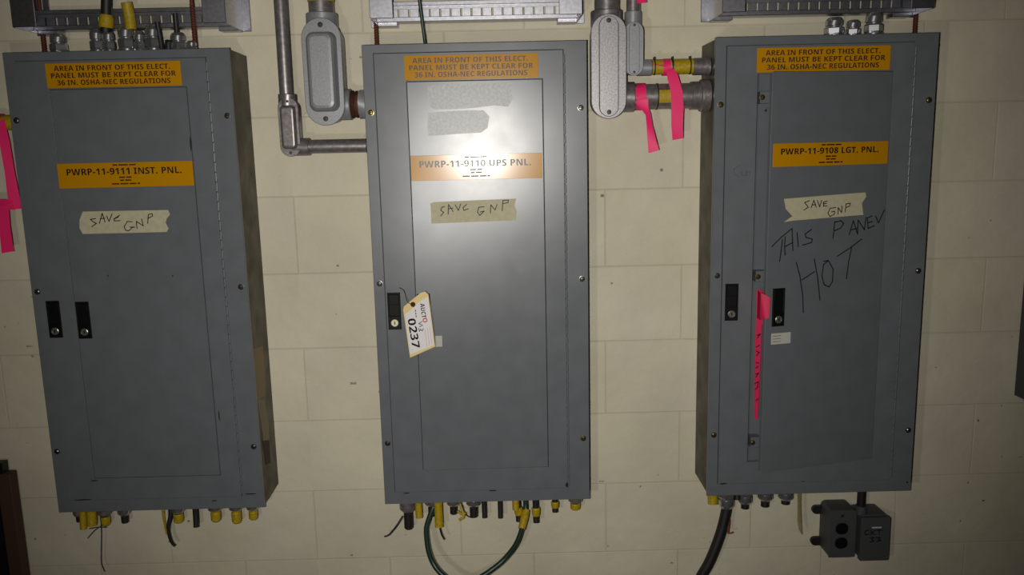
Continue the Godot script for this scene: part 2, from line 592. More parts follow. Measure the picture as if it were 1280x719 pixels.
# -------------------------------------------------------------------- the room
func room() -> void:
	var x0 := -2.6416
	var x1 := 3.6576
	var wall := Node3D.new()
	wall.name = "wall_back"
	add_child(wall)
	setting(wall)
	var st := sg()
	box(st, Vector3(x0 - 0.1, FLOOR_Y - 0.1, -0.2), Vector3(x1 + 0.1, CEIL_Y + 0.1, -0.0013))
	part(st, "mortar_bed", "mortar", wall)
	var meshes := {}
	for row in range(-5, 10):
		var y1 := -row * COURSE
		var k := -14 if row % 2 == 0 else -15
		while k * COURSE < x1 - 0.01:
			var a := maxf(k * COURSE, x0)
			var b := minf((k + 2) * COURSE, x1)
			k += 2
			if b - a < 0.02:
				continue
			var w := b - a
			var key := "%.3f" % w
			if not meshes.has(key):
				var s2 := sg()
				box(s2, Vector3(-w / 2 + 0.0013, -COURSE / 2 + 0.0013, -0.09), Vector3(w / 2 - 0.0013, COURSE / 2 - 0.0013, 0.0), 0.0011)
				s2.generate_normals()
				meshes[key] = s2.commit()
			var o := MeshInstance3D.new()
			o.name = "block"
			o.mesh = meshes[key]
			o.material_override = M["wall_paint_%d" % rng.randi_range(0, 2)]
			o.position = Vector3((a + b) / 2, y1 - COURSE / 2, rng.randf_range(-0.0006, 0.0))
			wall.add_child(o, true)
	st = sg()
	box(st, Vector3(x0 - 0.1, FLOOR_Y - 0.15, -0.2), Vector3(x1 + 0.1, FLOOR_Y, 4.1))
	setting(part(st, "floor", "floor_concrete", self))
	st = sg()
	box(st, Vector3(x0 - 0.1, CEIL_Y, -0.2), Vector3(x1 + 0.1, CEIL_Y + 0.15, 4.1))
	setting(part(st, "ceiling", "plaster", self))
	st = sg()
	box(st, Vector3(x0 - 0.12, FLOOR_Y, 0.0), Vector3(x0, CEIL_Y, 4.0))
	setting(part(st, "wall_left", "plaster", self))
	st = sg()
	box(st, Vector3(x1, FLOOR_Y, 0.0), Vector3(x1 + 0.12, CEIL_Y, 4.0))
	setting(part(st, "wall_right", "plaster", self))
	st = sg()
	box(st, Vector3(x0, FLOOR_Y, 4.0), Vector3(x1, CEIL_Y, 4.12))
	setting(part(st, "wall_front", "plaster", self))


# -------------------------------------------------------------------- panels
func label_plate(t: Node3D, called: String, x: Transform3D, r: Rect2) -> MeshInstance3D:
	var st := sg()
	box(st, Vector3(-r.size.x / 2, -r.size.y / 2, 0.0), Vector3(r.size.x / 2, r.size.y / 2, 0.0012), 0.0004)
	var o := part(st, called, "label_yellow", t)
	o.transform = x * Transform3D(Basis.IDENTITY, Vector3(r.get_center().x, r.get_center().y, 0))
	return o


func warning_label(t: Node3D, r: Rect2) -> void:
	var o := label_plate(t, "warning_label", Transform3D(Basis.IDENTITY, Vector3(0, 0, FACE_Z)), r)
	o.set_meta("label", "yellow label with the keep-clear notice in three lines")
	var w := r.size.x
	var h := r.size.y
	lettering(o, "AREA IN FRONT OF THIS ELECT.", Vector3(-0.002, h * 0.29, 0.0013), w * 0.86, h * 0.215, "label_ink")
	lettering(o, "PANEL MUST BE KEPT CLEAR FOR", Vector3(0, 0.0, 0.0013), w * 0.925, h * 0.215, "label_ink")
	lettering(o, "36 IN. OSHA-NEC REGULATIONS", Vector3(-0.001, -h * 0.29, 0.0013), w * 0.84, h * 0.215, "label_ink")


func name_label(t: Node3D, x: Transform3D, r: Rect2, s: String) -> void:
	var o := label_plate(t, "name_label", x, r)
	o.set_meta("label", "yellow name label lettered " + s)
	var w := r.size.x
	var h := r.size.y
	lettering(o, s, Vector3(-0.003, h * 0.15, 0.0013), w * 0.85, h * 0.27, "label_ink_black")
	var st := sg()    # the small print, too fine to read
	var rows := [[0.4, [0.035, 0.07, 0.05]], [-0.1, [0.045, 0.04]], [-0.22, [0.03, 0.045]], [-0.36, [0.055, 0.06, 0.05, 0.02]]]
	for q in rows:
		var tot := 0.0
		for a in q[1]:
			tot += a + 0.008
		var cx: float = -tot * w / 2
		for a in q[1]:
			box(st, Vector3(cx, q[0] * h - 0.0016, 0.0012), Vector3(cx + a * w, q[0] * h + 0.0016, 0.0015))
			cx += (a + 0.008) * w
	part(st, "small_print", "label_ink", o)


func latch(t: Node3D, x: Transform3D, c: Vector2, lock := "lock_metal") -> void:
	var st := sg()
	frame(st, rect(-0.016, -0.0465, 0.016, 0.0465), rect(-0.012, -0.012, 0.012, 0.042), 0.0, 0.004, 0.001)
	box(st, Vector3(-0.013, -0.013, 0.0), Vector3(0.013, 0.043, 0.0012))
	box(st, Vector3(-0.0125, 0.016, 0.0008), Vector3(0.0125, 0.0422, 0.0032), 0.001)
	var o := part(st, "latch", "black_plastic", t, "black pull latch")
	o.transform = x * Transform3D(Basis.IDENTITY, Vector3(c.x, c.y, 0))
	st = sg()
	lathe(st, [[0.0092, 0.0], [0.0092, 0.0012], [0.0078, 0.002], [0.0078, 0.0014], [0.0, 0.0014]], Vector3(0, -0.0295, 0.004), Vector3.BACK, 20)
	part(st, "lock_cylinder", lock, o)
	st = sg()
	box(st, Vector3(-0.0012, -0.0335, 0.0052), Vector3(0.0012, -0.0255, 0.0058))
	part(st, "keyhole", "black_plastic", o)


func screw_at(t: Node3D, c: Vector3, m := "screw_metal", r := 0.006) -> void:
	var st := sg()
	lathe(st, [[r * 1.25, 0.0], [r * 1.25, 0.0008], [r, 0.001], [r * 0.92, 0.0026], [r * 0.6, 0.0038], [0.0, 0.0042]], Vector3.ZERO, Vector3.BACK, 14)
	var o := part(st, "screw", m, t)
	o.position = c
	st = sg()
	box(st, Vector3(-r * 0.8, -0.0007, 0.0030), Vector3(r * 0.8, 0.0007, 0.0043))
	part(st, "slot", "black_plastic", o)


func gland(t: Node3D, at: Vector3, dir: float, r: float, h: float, stub := 0.0, stub_mat := "black_rubber", tape := 0.0, m := "chrome") -> MeshInstance3D:
	# a cable gland: locknut, hexagon body, dome nut; the cut cable and its tape are pieces of it
	var st := sg()
	var d := Vector3(0, dir, 0)
	lathe(st, [[r * 1.12, 0.0], [r * 1.16, h * 0.06], [r * 1.16, h * 0.2], [r * 1.0, h * 0.24]], Vector3.ZERO, d, 20)
	lathe(st, [[r * 1.02, h * 0.24], [r * 1.1, h * 0.28], [r * 1.1, h * 0.5], [r * 1.0, h * 0.56]], Vector3.ZERO, d, 6, false, 0.3)
	lathe(st, [[r * 0.8, h * 0.5], [r * 0.8, h * 0.6], [r * 0.98, h * 0.63], [r * 0.98, h * 0.84], [r * 0.72, h * 0.97], [r * 0.6, h]], Vector3.ZERO, d, 20)
	var o := part(st, "cable_gland", m, t)
	o.position = at
	if stub > 0.0:
		st = sg()
		lathe(st, [[r * 0.55, h * 0.8], [r * 0.55, h + stub * 0.92], [r * 0.42, h + stub]], Vector3.ZERO, d, 14)
		part(st, "cable_stub", stub_mat, o)
	if tape > 0.0:
		st = sg()
		lathe(st, [[r * 0.66, h + stub * 0.08], [r * 0.7, h + stub * 0.2], [r * 0.68, h + stub * 0.55 + tape * 0.4], [r * 0.5, h + stub * 0.6 + tape * 0.5]], Vector3.ZERO, d, 12)
		part(st, "yellow_tape", "yellow_tape", o)
	return o


func stub_at(t: Node3D, at: Vector3, dir: float, r: float, h: float, m: String, lean := 0.0, taped := 0.0, tape_at := 0.55) -> void:
	var st := sg()
	tube(st, [Vector3.ZERO, Vector3(lean * 0.4, dir * h * 0.5, 0), Vector3(lean, dir * h, 0.004)], r, 12)
	var o := part(st, "cable_end", m, t)
	o.position = at
	if taped > 0.0:
		st = sg()
		var k := Vector3(lean * tape_at, dir * h * tape_at, 0.001)
		lathe(st, [[r * 1.2, 0.0], [r * 1.4, taped * 0.15], [r * 1.25, taped * 0.8], [r * 1.1, taped]], k, Vector3(lean, dir * h, 0), 12)
		part(st, "yellow_tape", "yellow_tape", o)


func panel(x0: float, label: String, ajar: float) -> Node3D:
	var t := thing("electrical_panel", Vector3(x0, PANEL_Y, 0.0), label, "electrical panel", "grey electrical panels on the block wall")
	var W := PANEL_W
	var H := PANEL_H
	var st := sg()     # sheet-metal tub with an open front
	box(st, Vector3(0.003, 0.003, 0.0005), Vector3(W - 0.003, H - 0.003, 0.004))
	box(st, Vector3(0.003, 0.003, 0.003), Vector3(0.006, H - 0.003, 0.139), 0.0008)
	box(st, Vector3(W - 0.006, 0.003, 0.003), Vector3(W - 0.003, H - 0.003, 0.139), 0.0008)
	box(st, Vector3(0.0055, 0.003, 0.003), Vector3(W - 0.0055, 0.006, 0.139), 0.0008)
	box(st, Vector3(0.0055, H - 0.006, 0.003), Vector3(W - 0.0055, H - 0.003, 0.139), 0.0008)
	part(st, "enclosure", "tub_metal", t, "bare dull sheet-metal box")
	var oc := rect(0.027, 0.032, 0.4755, H - 0.02)
	var dr := rect(0.1025, 0.0915, 0.4255, 1.0635)
	st = sg()
	frame(st, rect(0, 0, W, H), oc, 0.139, 0.1462, 0.0012)
	part(st, "front_trim", "panel_paint", t)
	st = sg()
	frame(st, oc.grow(-0.0008), dr, 0.1395, FACE_Z, 0.001)
	part(st, "hinged_cover", "panel_paint", t)
	st = sg()
	box(st, Vector3(0.05, 0.045, 0.108), Vector3(0.462, 1.1, 0.12))
	part(st, "dead_front", "panel_paint", t)
	# door, hinged at its right edge
	var hx := dr.end.x - 0.0012
	var dx := Transform3D(Basis(Vector3.UP, deg_to_rad(ajar)), Vector3(hx, 0, FACE_Z - 0.0018))
	st = sg()
	box(st, Vector3(-(hx - dr.position.x) + 0.0012, dr.position.y + 0.0012, 0.0), Vector3(0.0, dr.end.y - 0.0012, 0.0022), 0.0009)
	box(st, Vector3(-(hx - dr.position.x) + 0.004, dr.position.y + 0.003, -0.014), Vector3(-(hx - dr.position.x) + 0.006, dr.end.y - 0.003, 0.0005))
	box(st, Vector3(-(hx - dr.position.x) + 0.004, dr.position.y + 0.003, -0.014), Vector3(-0.012, dr.position.y + 0.005, 0.0005))
	box(st, Vector3(-(hx - dr.position.x) + 0.004, dr.end.y - 0.005, -0.014), Vector3(-0.012, dr.end.y - 0.003, 0.0005))
	var d := part(st, "door", "door_paint", t)
	d.transform = dx
	# continuous hinge of the outer cover
	st = sg()
	var y := 0.04
	while y < H - 0.03:
		cyl(st, Vector3(0.4768, y, 0.1468), Vector3(0.4768, y + 0.0215, 0.1468), 0.0028, 8, 0.0006)
		y += 0.0235
	part(st, "piano_hinge", "panel_paint", t)
	for sx in [0.015, 0.5155]:
		for sy in [0.166, 0.580, 0.994]:
			screw_at(t, Vector3(sx, sy, 0.1462), "screw_metal" if rng.randf() < 0.6 else "screw_brass")
	warning_label(t, rect(0.0985, 1.0665, 0.4155, 1.123))
	door_of[t] = dx
	return t


func tape(t: Node3D, x: Transform3D, poly: Array, hand: Array, label: String) -> void:
	var st := sg()
	plate(st, pairs(poly), 0.0, 0.0004)
	var o := part(st, "masking_tape", "masking_tape", t, label)
	o.transform = x
	st = sg()
	strokes(st, hand, 0.0022, 0.0004, 0.0006)
	part(st, "handwriting", "marker_ink", o)


func panels() -> void:
	# left panel -------------------------------------------------------
	var t := panel(-0.621, "grey electrical panel lettered INST. PNL., leftmost, its bare right side in view", 0.0)
	var flat: Transform3D = Transform3D(Basis.IDENTITY, Vector3(0, 0, FACE_Z + 0.0004))
	name_label(t, flat, rect(0.1, 0.831, 0.424, 0.89), "PWRP-11-9111 INST. PNL.")
	tape(t, flat, L_TAPE[0], L_SAVE, "strip of masking tape with SAVE GNP written by hand")
	latch(t, flat, Vector2(0.0505, 0.5105))
	latch(t, flat, Vector2(0.1225, 0.5065))
	# torn labels on the right side of the box
	var st := sg()
	side_patch(st, [[0.138, 0.42], [0.05, 0.405], [0.048, 0.34], [0.062, 0.275], [0.13, 0.284], [0.138, 0.33]], PANEL_W - 0.003)
	part(st, "tape_remnant", "brown_tape", t, "brown packing tape on the side")
	st = sg()
	side_patch(st, [[0.128, 0.284], [0.07, 0.268], [0.05, 0.2], [0.055, 0.15], [0.1, 0.158], [0.112, 0.23]], PANEL_W - 0.0028)
	part(st, "torn_label", "paper_torn", t, "torn paper label on the side")
	st = sg()
	side_patch(st, [[0.112, 0.168], [0.06, 0.152], [0.06, 0.088], [0.1, 0.098]], PANEL_W - 0.0025)
	part(st, "torn_label", "brown_patch", t, "dark brown patch on the side")
	for g in [[0.100, 0.019, 0.053, 0.0], [0.193, 0.0155, 0.062, 0.0], [0.222, 0.0145, 0.058, 0.0], [0.264, 0.018, 0.068, 0.0], [0.296, 0.013, 0.055, 0.0], [0.329, 0.018, 0.068, 0.0], [0.389, 0.0175, 0.05, 0.0], [0.421, 0.012, 0.03, 0.0]]:
		gland(t, Vector3(g[0], PANEL_H - 0.004, 0.08), 1.0, g[1], g[2])
	stub_at(t, Vector3(0.220, PANEL_H + 0.05, 0.085), 1.0, 0.0125, 0.085, "black_rubber", 0.012, 0.03, 0.12)
	stub_at(t, Vector3(0.281, PANEL_H + 0.055, 0.085), 1.0, 0.0125, 0.062, "yellow_tape", -0.004)
	stub_at(t, Vector3(0.350, PANEL_H - 0.004, 0.085), 1.0, 0.006, 0.075, "black_rubber", -0.004)
	stub_at(t, Vector3(0.366, PANEL_H - 0.004, 0.09), 1.0, 0.009, 0.03, "black_rubber", 0.006)
	stub_at(t, Vector3(0.389, PANEL_H + 0.04, 0.085), 1.0, 0.006, 0.05, "black_rubber", 0.002)
	var by := 0.004
	gland(t, Vector3(0.013, by, 0.08), -1.0, 0.0135, 0.045, 0.016, "dark_metal", 0.0, "pipe_metal")
	stub_at(t, Vector3(0.028, by, 0.085), -1.0, 0.0085, 0.078, "yellow_tape", -0.002)
	stub_at(t, Vector3(0.053, by, 0.09), -1.0, 0.013, 0.066, "yellow_tape", 0.0)
	gland(t, Vector3(0.083, by, 0.08), -1.0, 0.018, 0.045, 0.028, "black_rubber", 0.02, "pipe_metal")
	gland(t, Vector3(0.135, by, 0.08), -1.0, 0.017, 0.045, 0.022, "black_rubber", 0.0)
	gland(t, Vector3(0.278, by, 0.08), -1.0, 0.019, 0.042, 0.026, "black_rubber", 0.024)
	stub_at(t, Vector3(0.327, by, 0.085), -1.0, 0.0075, 0.08, "black_rubber", 0.0)
	gland(t, Vector3(0.378, by, 0.08), -1.0, 0.019, 0.04, 0.03, "yellow_tape", 0.022)
	gland(t, Vector3(0.433, by, 0.08), -1.0, 0.0185, 0.04, 0.034, "yellow_tape", 0.03)
	gland(t, Vector3(0.478, by, 0.08), -1.0, 0.017, 0.04, 0.026, "yellow_tape", 0.022)
	st = sg()
	ribbon(st, [[Vector3(0.245, 0.02, 0.1), Vector3(0.253, 0.02, 0.1)], [Vector3(0.245, -0.04, 0.103), Vector3(0.252, -0.04, 0.104)], [Vector3(0.249, -0.09, 0.1), Vector3(0.253, -0.09, 0.101)]], 0.001)
	part(st, "tape_tail", "yellow_tape", t)
	st = sg()
	tube(st, [Vector3(0.262, 0.0, 0.085), Vector3(0.262, -0.04, 0.09), Vector3(0.254, -0.075, 0.095), Vector3(0.258, -0.115, 0.092), Vector3(0.266, -0.128, 0.09)], 0.0065, 8, 0.004)
	part(st, "frayed_end", "black_rubber", t)
	st = sg()
	tube(st, [Vector3(0.076, -0.03, 0.09), Vector3(0.074, -0.08, 0.09), Vector3(0.066, -0.14, 0.088), Vector3(0.062, -0.175, 0.086), Vector3(0.067, -0.2, 0.084)], 0.0011, 6)
	tube(st, [Vector3(0.085, -0.06, 0.09), Vector3(0.06, -0.075, 0.095), Vector3(0.035, -0.1, 0.09)], 0.0012, 6)
	tube(st, [Vector3(0.09, -0.07, 0.09), Vector3(0.07, -0.065, 0.1), Vector3(0.048, -0.068, 0.1)], 0.0014, 6)
	part(st, "loose_strands", "dark_metal", t)
	chips(t, [[0.068, 0.035, 0.045, 0.003], [0.404, 0.023, 0.014, 0.003], [0.498, 0.039, 0.03, 0.003], [0.423, 0.930, 0.003, 0.04], [0.435, 0.251, 0.003, 0.03], [0.102, 0.086, 0.02, 0.003], [0.193, 0.616, 0.003, 0.006], [0.351, 0.612, 0.003, 0.006]])

	# middle panel -----------------------------------------------------
	t = panel(0.2215, "grey electrical panel lettered UPS PNL. in the middle, with a hanging paper tag", 0.9)
	var dx: Transform3D = door_of[t]
	var hx := dx.origin.x
	var mx := dx * Transform3D(Basis.IDENTITY, Vector3(-hx, 0, 0.0024))
	name_label(t, mx, rect(0.105, 0.83, 0.421, 0.89), "PWRP-11-9110 UPS PNL.")
	tape(t, mx, M_TAPE[0], M_SAVE, "strip of masking tape with SAVE GNP written on one line")
	latch(t, flat, Vector2(0.0485, 0.5105), "lock_cream")
	latch(t, mx, Vector2(0.1225, 0.5065))
	st = sg()
	plate(st, pairs([0.153, 1.052, 0.2, 1.055, 0.27, 1.056, 0.353, 1.056, 0.349, 1.04, 0.354, 1.02, 0.342, 1.0, 0.31, 1.004, 0.27, 1.0, 0.22, 0.997, 0.165, 0.998, 0.152, 1.01]), 0.0, 0.0003)
	var o := part(st, "glue_residue", "residue_glue", t, "whitish patch where a label was torn off")
	o.transform = mx
	st = sg()
	plate(st, pairs([0.152, 0.99, 0.2, 0.993, 0.25, 0.994, 0.284, 0.993, 0.297, 0.978, 0.292, 0.952, 0.276, 0.941, 0.24, 0.94, 0.2, 0.938, 0.15, 0.936, 0.148, 0.96]), 0.0, 0.0003)
	o = part(st, "glue_residue", "residue_glue", t, "whitish patch where a label was torn off")
	o.transform = mx
	st = sg()
	box(st, Vector3(0.1475, 0.418, 0.0), Vector3(0.1645, 0.446, 0.0005))
	o = part(st, "sticker", "paper_grey", t, "small pale sticker")
	o.transform = mx
	gland(t, Vector3(0.05, by, 0.08), -1.0, 0.0225, 0.055, 0.05, "black_rubber", 0.0, "pipe_metal")
	stub_at(t, Vector3(0.079, by, 0.09), -1.0, 0.0095, 0.068, "yellow_tape", 0.002)
	gland(t, Vector3(0.114, by, 0.08), -1.0, 0.019, 0.04, 0.03, "black_rubber")
	stub_at(t, Vector3(0.133, by, 0.1), -1.0, 0.0115, 0.09, "yellow_tape", 0.001)
	gland(t, Vector3(0.172, by, 0.08), -1.0, 0.018, 0.042, 0.024, "black_rubber")
	gland(t, Vector3(0.226, by, 0.08), -1.0, 0.02, 0.044, 0.032, "black_rubber")
	stub_at(t, Vector3(0.254, by, 0.085), -1.0, 0.0068, 0.075, "black_rubber", 0.001)
	stub_at(t, Vector3(0.297, by, 0.085), -1.0, 0.0065, 0.077, "black_rubber", 0.0)
	stub_at(t, Vector3(0.343, by, 0.09), -1.0, 0.0085, 0.085, "black_rubber", 0.004, 0.022)
	stub_at(t, Vector3(0.339, by, 0.095), -1.0, 0.0095, 0.05, "yellow_tape", 0.0)
	stub_at(t, Vector3(0.392, by, 0.085), -1.0, 0.0085, 0.092, "black_rubber", 0.001, 0.024)
	stub_at(t, Vector3(0.444, by, 0.085), -1.0, 0.008, 0.064, "black_rubber", 0.0, 0.018)
	gland(t, Vector3(0.499, by, 0.08), -1.0, 0.0195, 0.042, 0.018, "black_rubber", 0.018, "pipe_metal")
	st = sg()
	tube(st, [Vector3(0.036, -0.06, 0.09), Vector3(0.018, -0.085, 0.1), Vector3(-0.002, -0.108, 0.1), Vector3(-0.014, -0.112, 0.1)], 0.0022, 6)
	part(st, "loose_strands", "dark_metal", t)
	st = sg()
	tube(st, [Vector3(0.19, -0.03, 0.09), Vector3(0.2, -0.06, 0.1), Vector3(0.187, -0.07, 0.1)], 0.0035, 6)
	tube(st, [Vector3(0.183, -0.045, 0.1), Vector3(0.197, -0.055, 0.1), Vector3(0.205, -0.05, 0.1)], 0.0035, 6)
	part(st, "tape_tail", "yellow_tape", t)
	st = sg()
	tube(st, [Vector3(0.192, -0.02, 0.09), Vector3(0.205, -0.055, 0.1), Vector3(0.222, -0.07, 0.09)], 0.0014, 6)
	tube(st, [Vector3(0.134, -0.085, 0.1), Vector3(0.139, -0.11, 0.1), Vector3(0.146, -0.125, 0.1)], 0.0025, 6)
	part(st, "loose_strands", "black_rubber", t)
	chips(t, [[0.057, 0.030, 0.016, 0.003], [0.280, 0.031, 0.02, 0.003], [0.472, 0.042, 0.008, 0.014], [0.105, 1.064, 0.004, 0.006], [0.419, 1.063, 0.004, 0.006], [0.216, 0.490, 0.004, 0.004]])

	# right panel ------------------------------------------------------
	t = panel(1.057, "grey electrical panel lettered LGT. PNL. with THIS PANEL HOT scrawled on its ajar door", 13.5)
	dx = door_of[t]
	var rx := dx * Transform3D(Basis.IDENTITY, Vector3(0, 0, 0.0024))
	name_label(t, rx, rect(-0.314, 0.8455, -0.004, 0.8995), "PWRP-11-9108 LGT. PNL.")
	tape(t, rx, R_TAPE[0], R_SAVE, "strip of masking tape with torn left end and SAVE GNP on two lines")
	latch(t, flat, Vector2(0.0515, 0.5125))
	latch(t, rx, Vector2(-0.2872, 0.5105))
	st = sg()
	strokes(st, HOT, 0.0028, 0.0, 0.0002)
	o = part(st, "handwriting", "marker_ink", t, "THIS PANEL HOT in black marker")
	o.transform = rx
	st = sg()
	strokes(st, PENCIL, 0.0012, 0.0, 0.0002)
	o = part(st, "handwriting", "pencil", t, "small pencil scribble")
	o.transform = flat
	st = sg()
	box(st, Vector3(-0.3035, 0.419, 0.0), Vector3(-0.2505, 0.4465, 0.0005))
	o = part(st, "sticker", "paper_grey", t, "small pale rectangular sticker")
	o.transform = rx
	st = sg()
	for i in 3:
		box(st, Vector3(-0.3, 0.425 + i * 0.007, 0.0005), Vector3(-0.277, 0.4262 + i * 0.007, 0.0007))
	part(st, "small_print", "pencil", o)
	for c in [Vector2(0.114, 1.009), Vector2(0.116, 0.575), Vector2(0.1145, 0.1435)]:
		st = sg()
		box(st, Vector3(c.x - 0.005, c.y - 0.014, 0.118), Vector3(c.x + 0.02, c.y + 0.014, 0.148), 0.001)
		part(st, "door_tab", "panel_paint", t)
		screw_at(t, Vector3(c.x, c.y, 0.148), "screw_brass", 0.0055)
	for g in [[0.3055, 0.021, 0.052], [0.352, 0.0165, 0.045], [0.4025, 0.02, 0.062]]:
		gland(t, Vector3(g[0], PANEL_H - 0.004, 0.08), 1.0, g[1], g[2])
	stub_at(t, Vector3(0.03, by, 0.09), -1.0, 0.0135, 0.05, "yellow_tape", 0.0)
	gland(t, Vector3(0.07, by, 0.08), -1.0, 0.021, 0.07)
	gland(t, Vector3(0.12, by, 0.08), -1.0, 0.019, 0.058, 0.014, "black_rubber")
	gland(t, Vector3(0.174, by, 0.08), -1.0, 0.02, 0.05, 0.018, "black_rubber")
	gland(t, Vector3(0.229, by, 0.08), -1.0, 0.02, 0.05, 0.012, "black_rubber")
	stub_at(t, Vector3(0.095, by, 0.09), -1.0, 0.008, 0.04, "black_rubber", 0.0)
	st = sg()
	ribbon(st, [[Vector3(0.253, 0.01, 0.095), Vector3(0.267, 0.01, 0.09)], [Vector3(0.255, -0.05, 0.1), Vector3(0.266, -0.05, 0.092)], [Vector3(0.257, -0.1, 0.098), Vector3(0.269, -0.11, 0.095)], [Vector3(0.262, -0.125, 0.098), Vector3(0.271, -0.14, 0.097)]], 0.001)
	part(st, "strap_end", "tan_strap", t)
	st = sg()
	tube(st, [Vector3(0.075, -0.07, 0.07), Vector3(0.082, -0.11, 0.07), Vector3(0.078, -0.14, 0.075), Vector3(0.09, -0.136, 0.08)], 0.0025, 6)
	part(st, "loose_strands", "red_wire", t)
	chips(t, [[0.041, 0.034, 0.022, 0.004], [0.520, 0.025, 0.005, 0.005], [0.249, 0.035, 0.01, 0.002], [0.123, 0.978, 0.005, 0.007]])


func chips(t: Node3D, spots: Array) -> void:
	# worn dark nicks in the paint
	var st := sg()
	for q in spots:
		var a := Vector2(q[0], q[1])
		var h := Vector2(q[2], q[3]) * 0.5
		plate(st, [a + Vector2(-h.x, -h.y * 0.3), a + Vector2(-h.x * 0.3, -h.y), a + Vector2(h.x * 0.8, -h.y * 0.6), a + Vector2(h.x, h.y * 0.4), a + Vector2(h.x * 0.2, h.y), a + Vector2(-h.x * 0.8, h.y * 0.5)], FACE_Z - 0.0005, FACE_Z + 0.0005)
	part(st, "paint_chips", "dark_metal", t)


func side_patch(st: SurfaceTool, zy: Array, x: float) -> void:
	st.set_smooth_group(-1)
	var pts := PackedVector2Array()
	for p in zy:
		pts.append(Vector2(p[0], p[1]))
	var ix := Geometry2D.triangulate_polygon(pts)
	for i in range(0, ix.size(), 3):
		for s in [0.0, 0.0006]:
			var q: Array[Vector3] = []
			for k in 3:
				q.append(Vector3(x + s, pts[ix[i + k]].y, pts[ix[i + k]].x))
			tri3(st, q[0], q[1], q[2], Vector3.RIGHT if s > 0.0 else Vector3.LEFT)
	for k in pts.size():
		var a := pts[k]
		var b := pts[(k + 1) % pts.size()]
		var n := Vector3(0, -(b.x - a.x), b.y - a.y)
		var cc := Vector3(0, (a.y + b.y) / 2 - pts[0].y, (a.x + b.x) / 2 - 0.09)
		if n.dot(cc) < 0.0:
			n = -n
		quad(st, Vector3(x, a.y, a.x), Vector3(x, b.y, b.x), Vector3(x + 0.0006, b.y, b.x), Vector3(x + 0.0006, a.y, a.x), n)


# -------------------------------------------------------------------- cable ladders above the panels
func tray(x0: float, y0: float, w: float, label: String) -> Node3D:
	var t := thing("cable_ladder", Vector3(x0, y0, 0.0), label, "cable ladder", "cable ladders above the panels")
	var top := CEIL_Y - y0 - 0.002
	for s in [0, 1]:
		var sx := 0.0 if s == 0 else w
		var q := 1.0 if s == 0 else -1.0
		var st := sg()
		var a := sx
		var b := sx + q * 0.055
		box(st, Vector3(minf(a, b), 0, 0.136), Vector3(maxf(a, b), top, 0.14), 0.0012)           # front flange
		a = sx + q * 0.001
		b = sx + q * 0.004
		box(st, Vector3(minf(a, b), -0.001, 0.004), Vector3(maxf(a, b), top, 0.137))              # web
		a = sx - q * 0.018
		b = sx + q * 0.02
		box(st, Vector3(minf(a, b), -0.002, 0.001), Vector3(maxf(a, b), top, 0.005), 0.001)       # back flange against the wall
		part(st, "side_rail", "galvanised", t)
		st = sg()
		a = sx + q * 0.004
		b = sx + q * 0.052
		box(st, Vector3(minf(a, b), -0.004, 0.001), Vector3(maxf(a, b), 0.01, 0.04), 0.001)
		part(st, "wall_clip", "galvanised", t)
	for k in 4:
		var st := sg()
		var y := 0.004 + k * 0.2286
		var xa := 0.004
		var xb := w - 0.004
		box(st, Vector3(xa, y, 0.014), Vector3(xb, y + 0.003, 0.055))
		box(st, Vector3(xa, y, 0.052), Vector3(xb, y + 0.011, 0.056), 0.0012)
		box(st, Vector3(xa, y + 0.037, 0.052), Vector3(xb, y + 0.047, 0.056), 0.0012)
		box(st, Vector3(xa, y + 0.044, 0.014), Vector3(xb, y + 0.047, 0.055))
		# slotted face: bars between the slots
		var x := 0.03
		var last := xa
		while x < w - 0.02:
			box(st, Vector3(last, y + 0.011, 0.049), Vector3(x, y + 0.030, 0.0515))
			last = x + 0.0055
			x += 0.0255
		box(st, Vector3(last, y + 0.011, 0.049), Vector3(xb, y + 0.030, 0.0515))
		box(st, Vector3(xa, y + 0.0295, 0.049), Vector3(xb, y + 0.0375, 0.0515))
		part(st, "rung", "galvanised", t)
	return t


func rod(x: float, z: float, label: String) -> void:
	var t := thing("threaded_rod", Vector3(x, -0.055, z), label, "rod", "rusty rods above the panels")
	var st := sg()
	cyl(st, Vector3.ZERO, Vector3(0, 0.5, 0), 0.0052, 10)
	part(st, "shaft", "rod_brown", t)
	st = sg()
	var prof := []
	for i in 40:
		prof.append([0.0052 if i % 2 == 0 else 0.0064, 0.004 + i * 0.003])
	lathe(st, prof, Vector3.ZERO, Vector3.UP, 10)
	part(st, "thread", "rod_brown", t)


func trays() -> void:
	tray(-0.593, 0.011, 0.5, "galvanised cable ladder with slotted rung, above the INST. PNL. panel")
	tray(0.2435, 0.013, 0.5, "brightly lit galvanised cable ladder above the UPS PNL. panel in the middle")
	tray(1.073, 0.010, 0.503, "galvanised cable ladder with slotted rung, above the LGT. PNL. panel")
	rod(-0.583, 0.03, "rusty brown rod at left end of the panel lettered INST. PNL.")
	rod(-0.196, 0.066, "dark rusty rod at right end of the panel lettered INST. PNL.")
	rod(0.2415, 0.03, "rusty brown rod above left corner of the middle panel")
	rod(1.586, 0.03, "rusty brown rod above right corner of the LGT. PNL. panel")


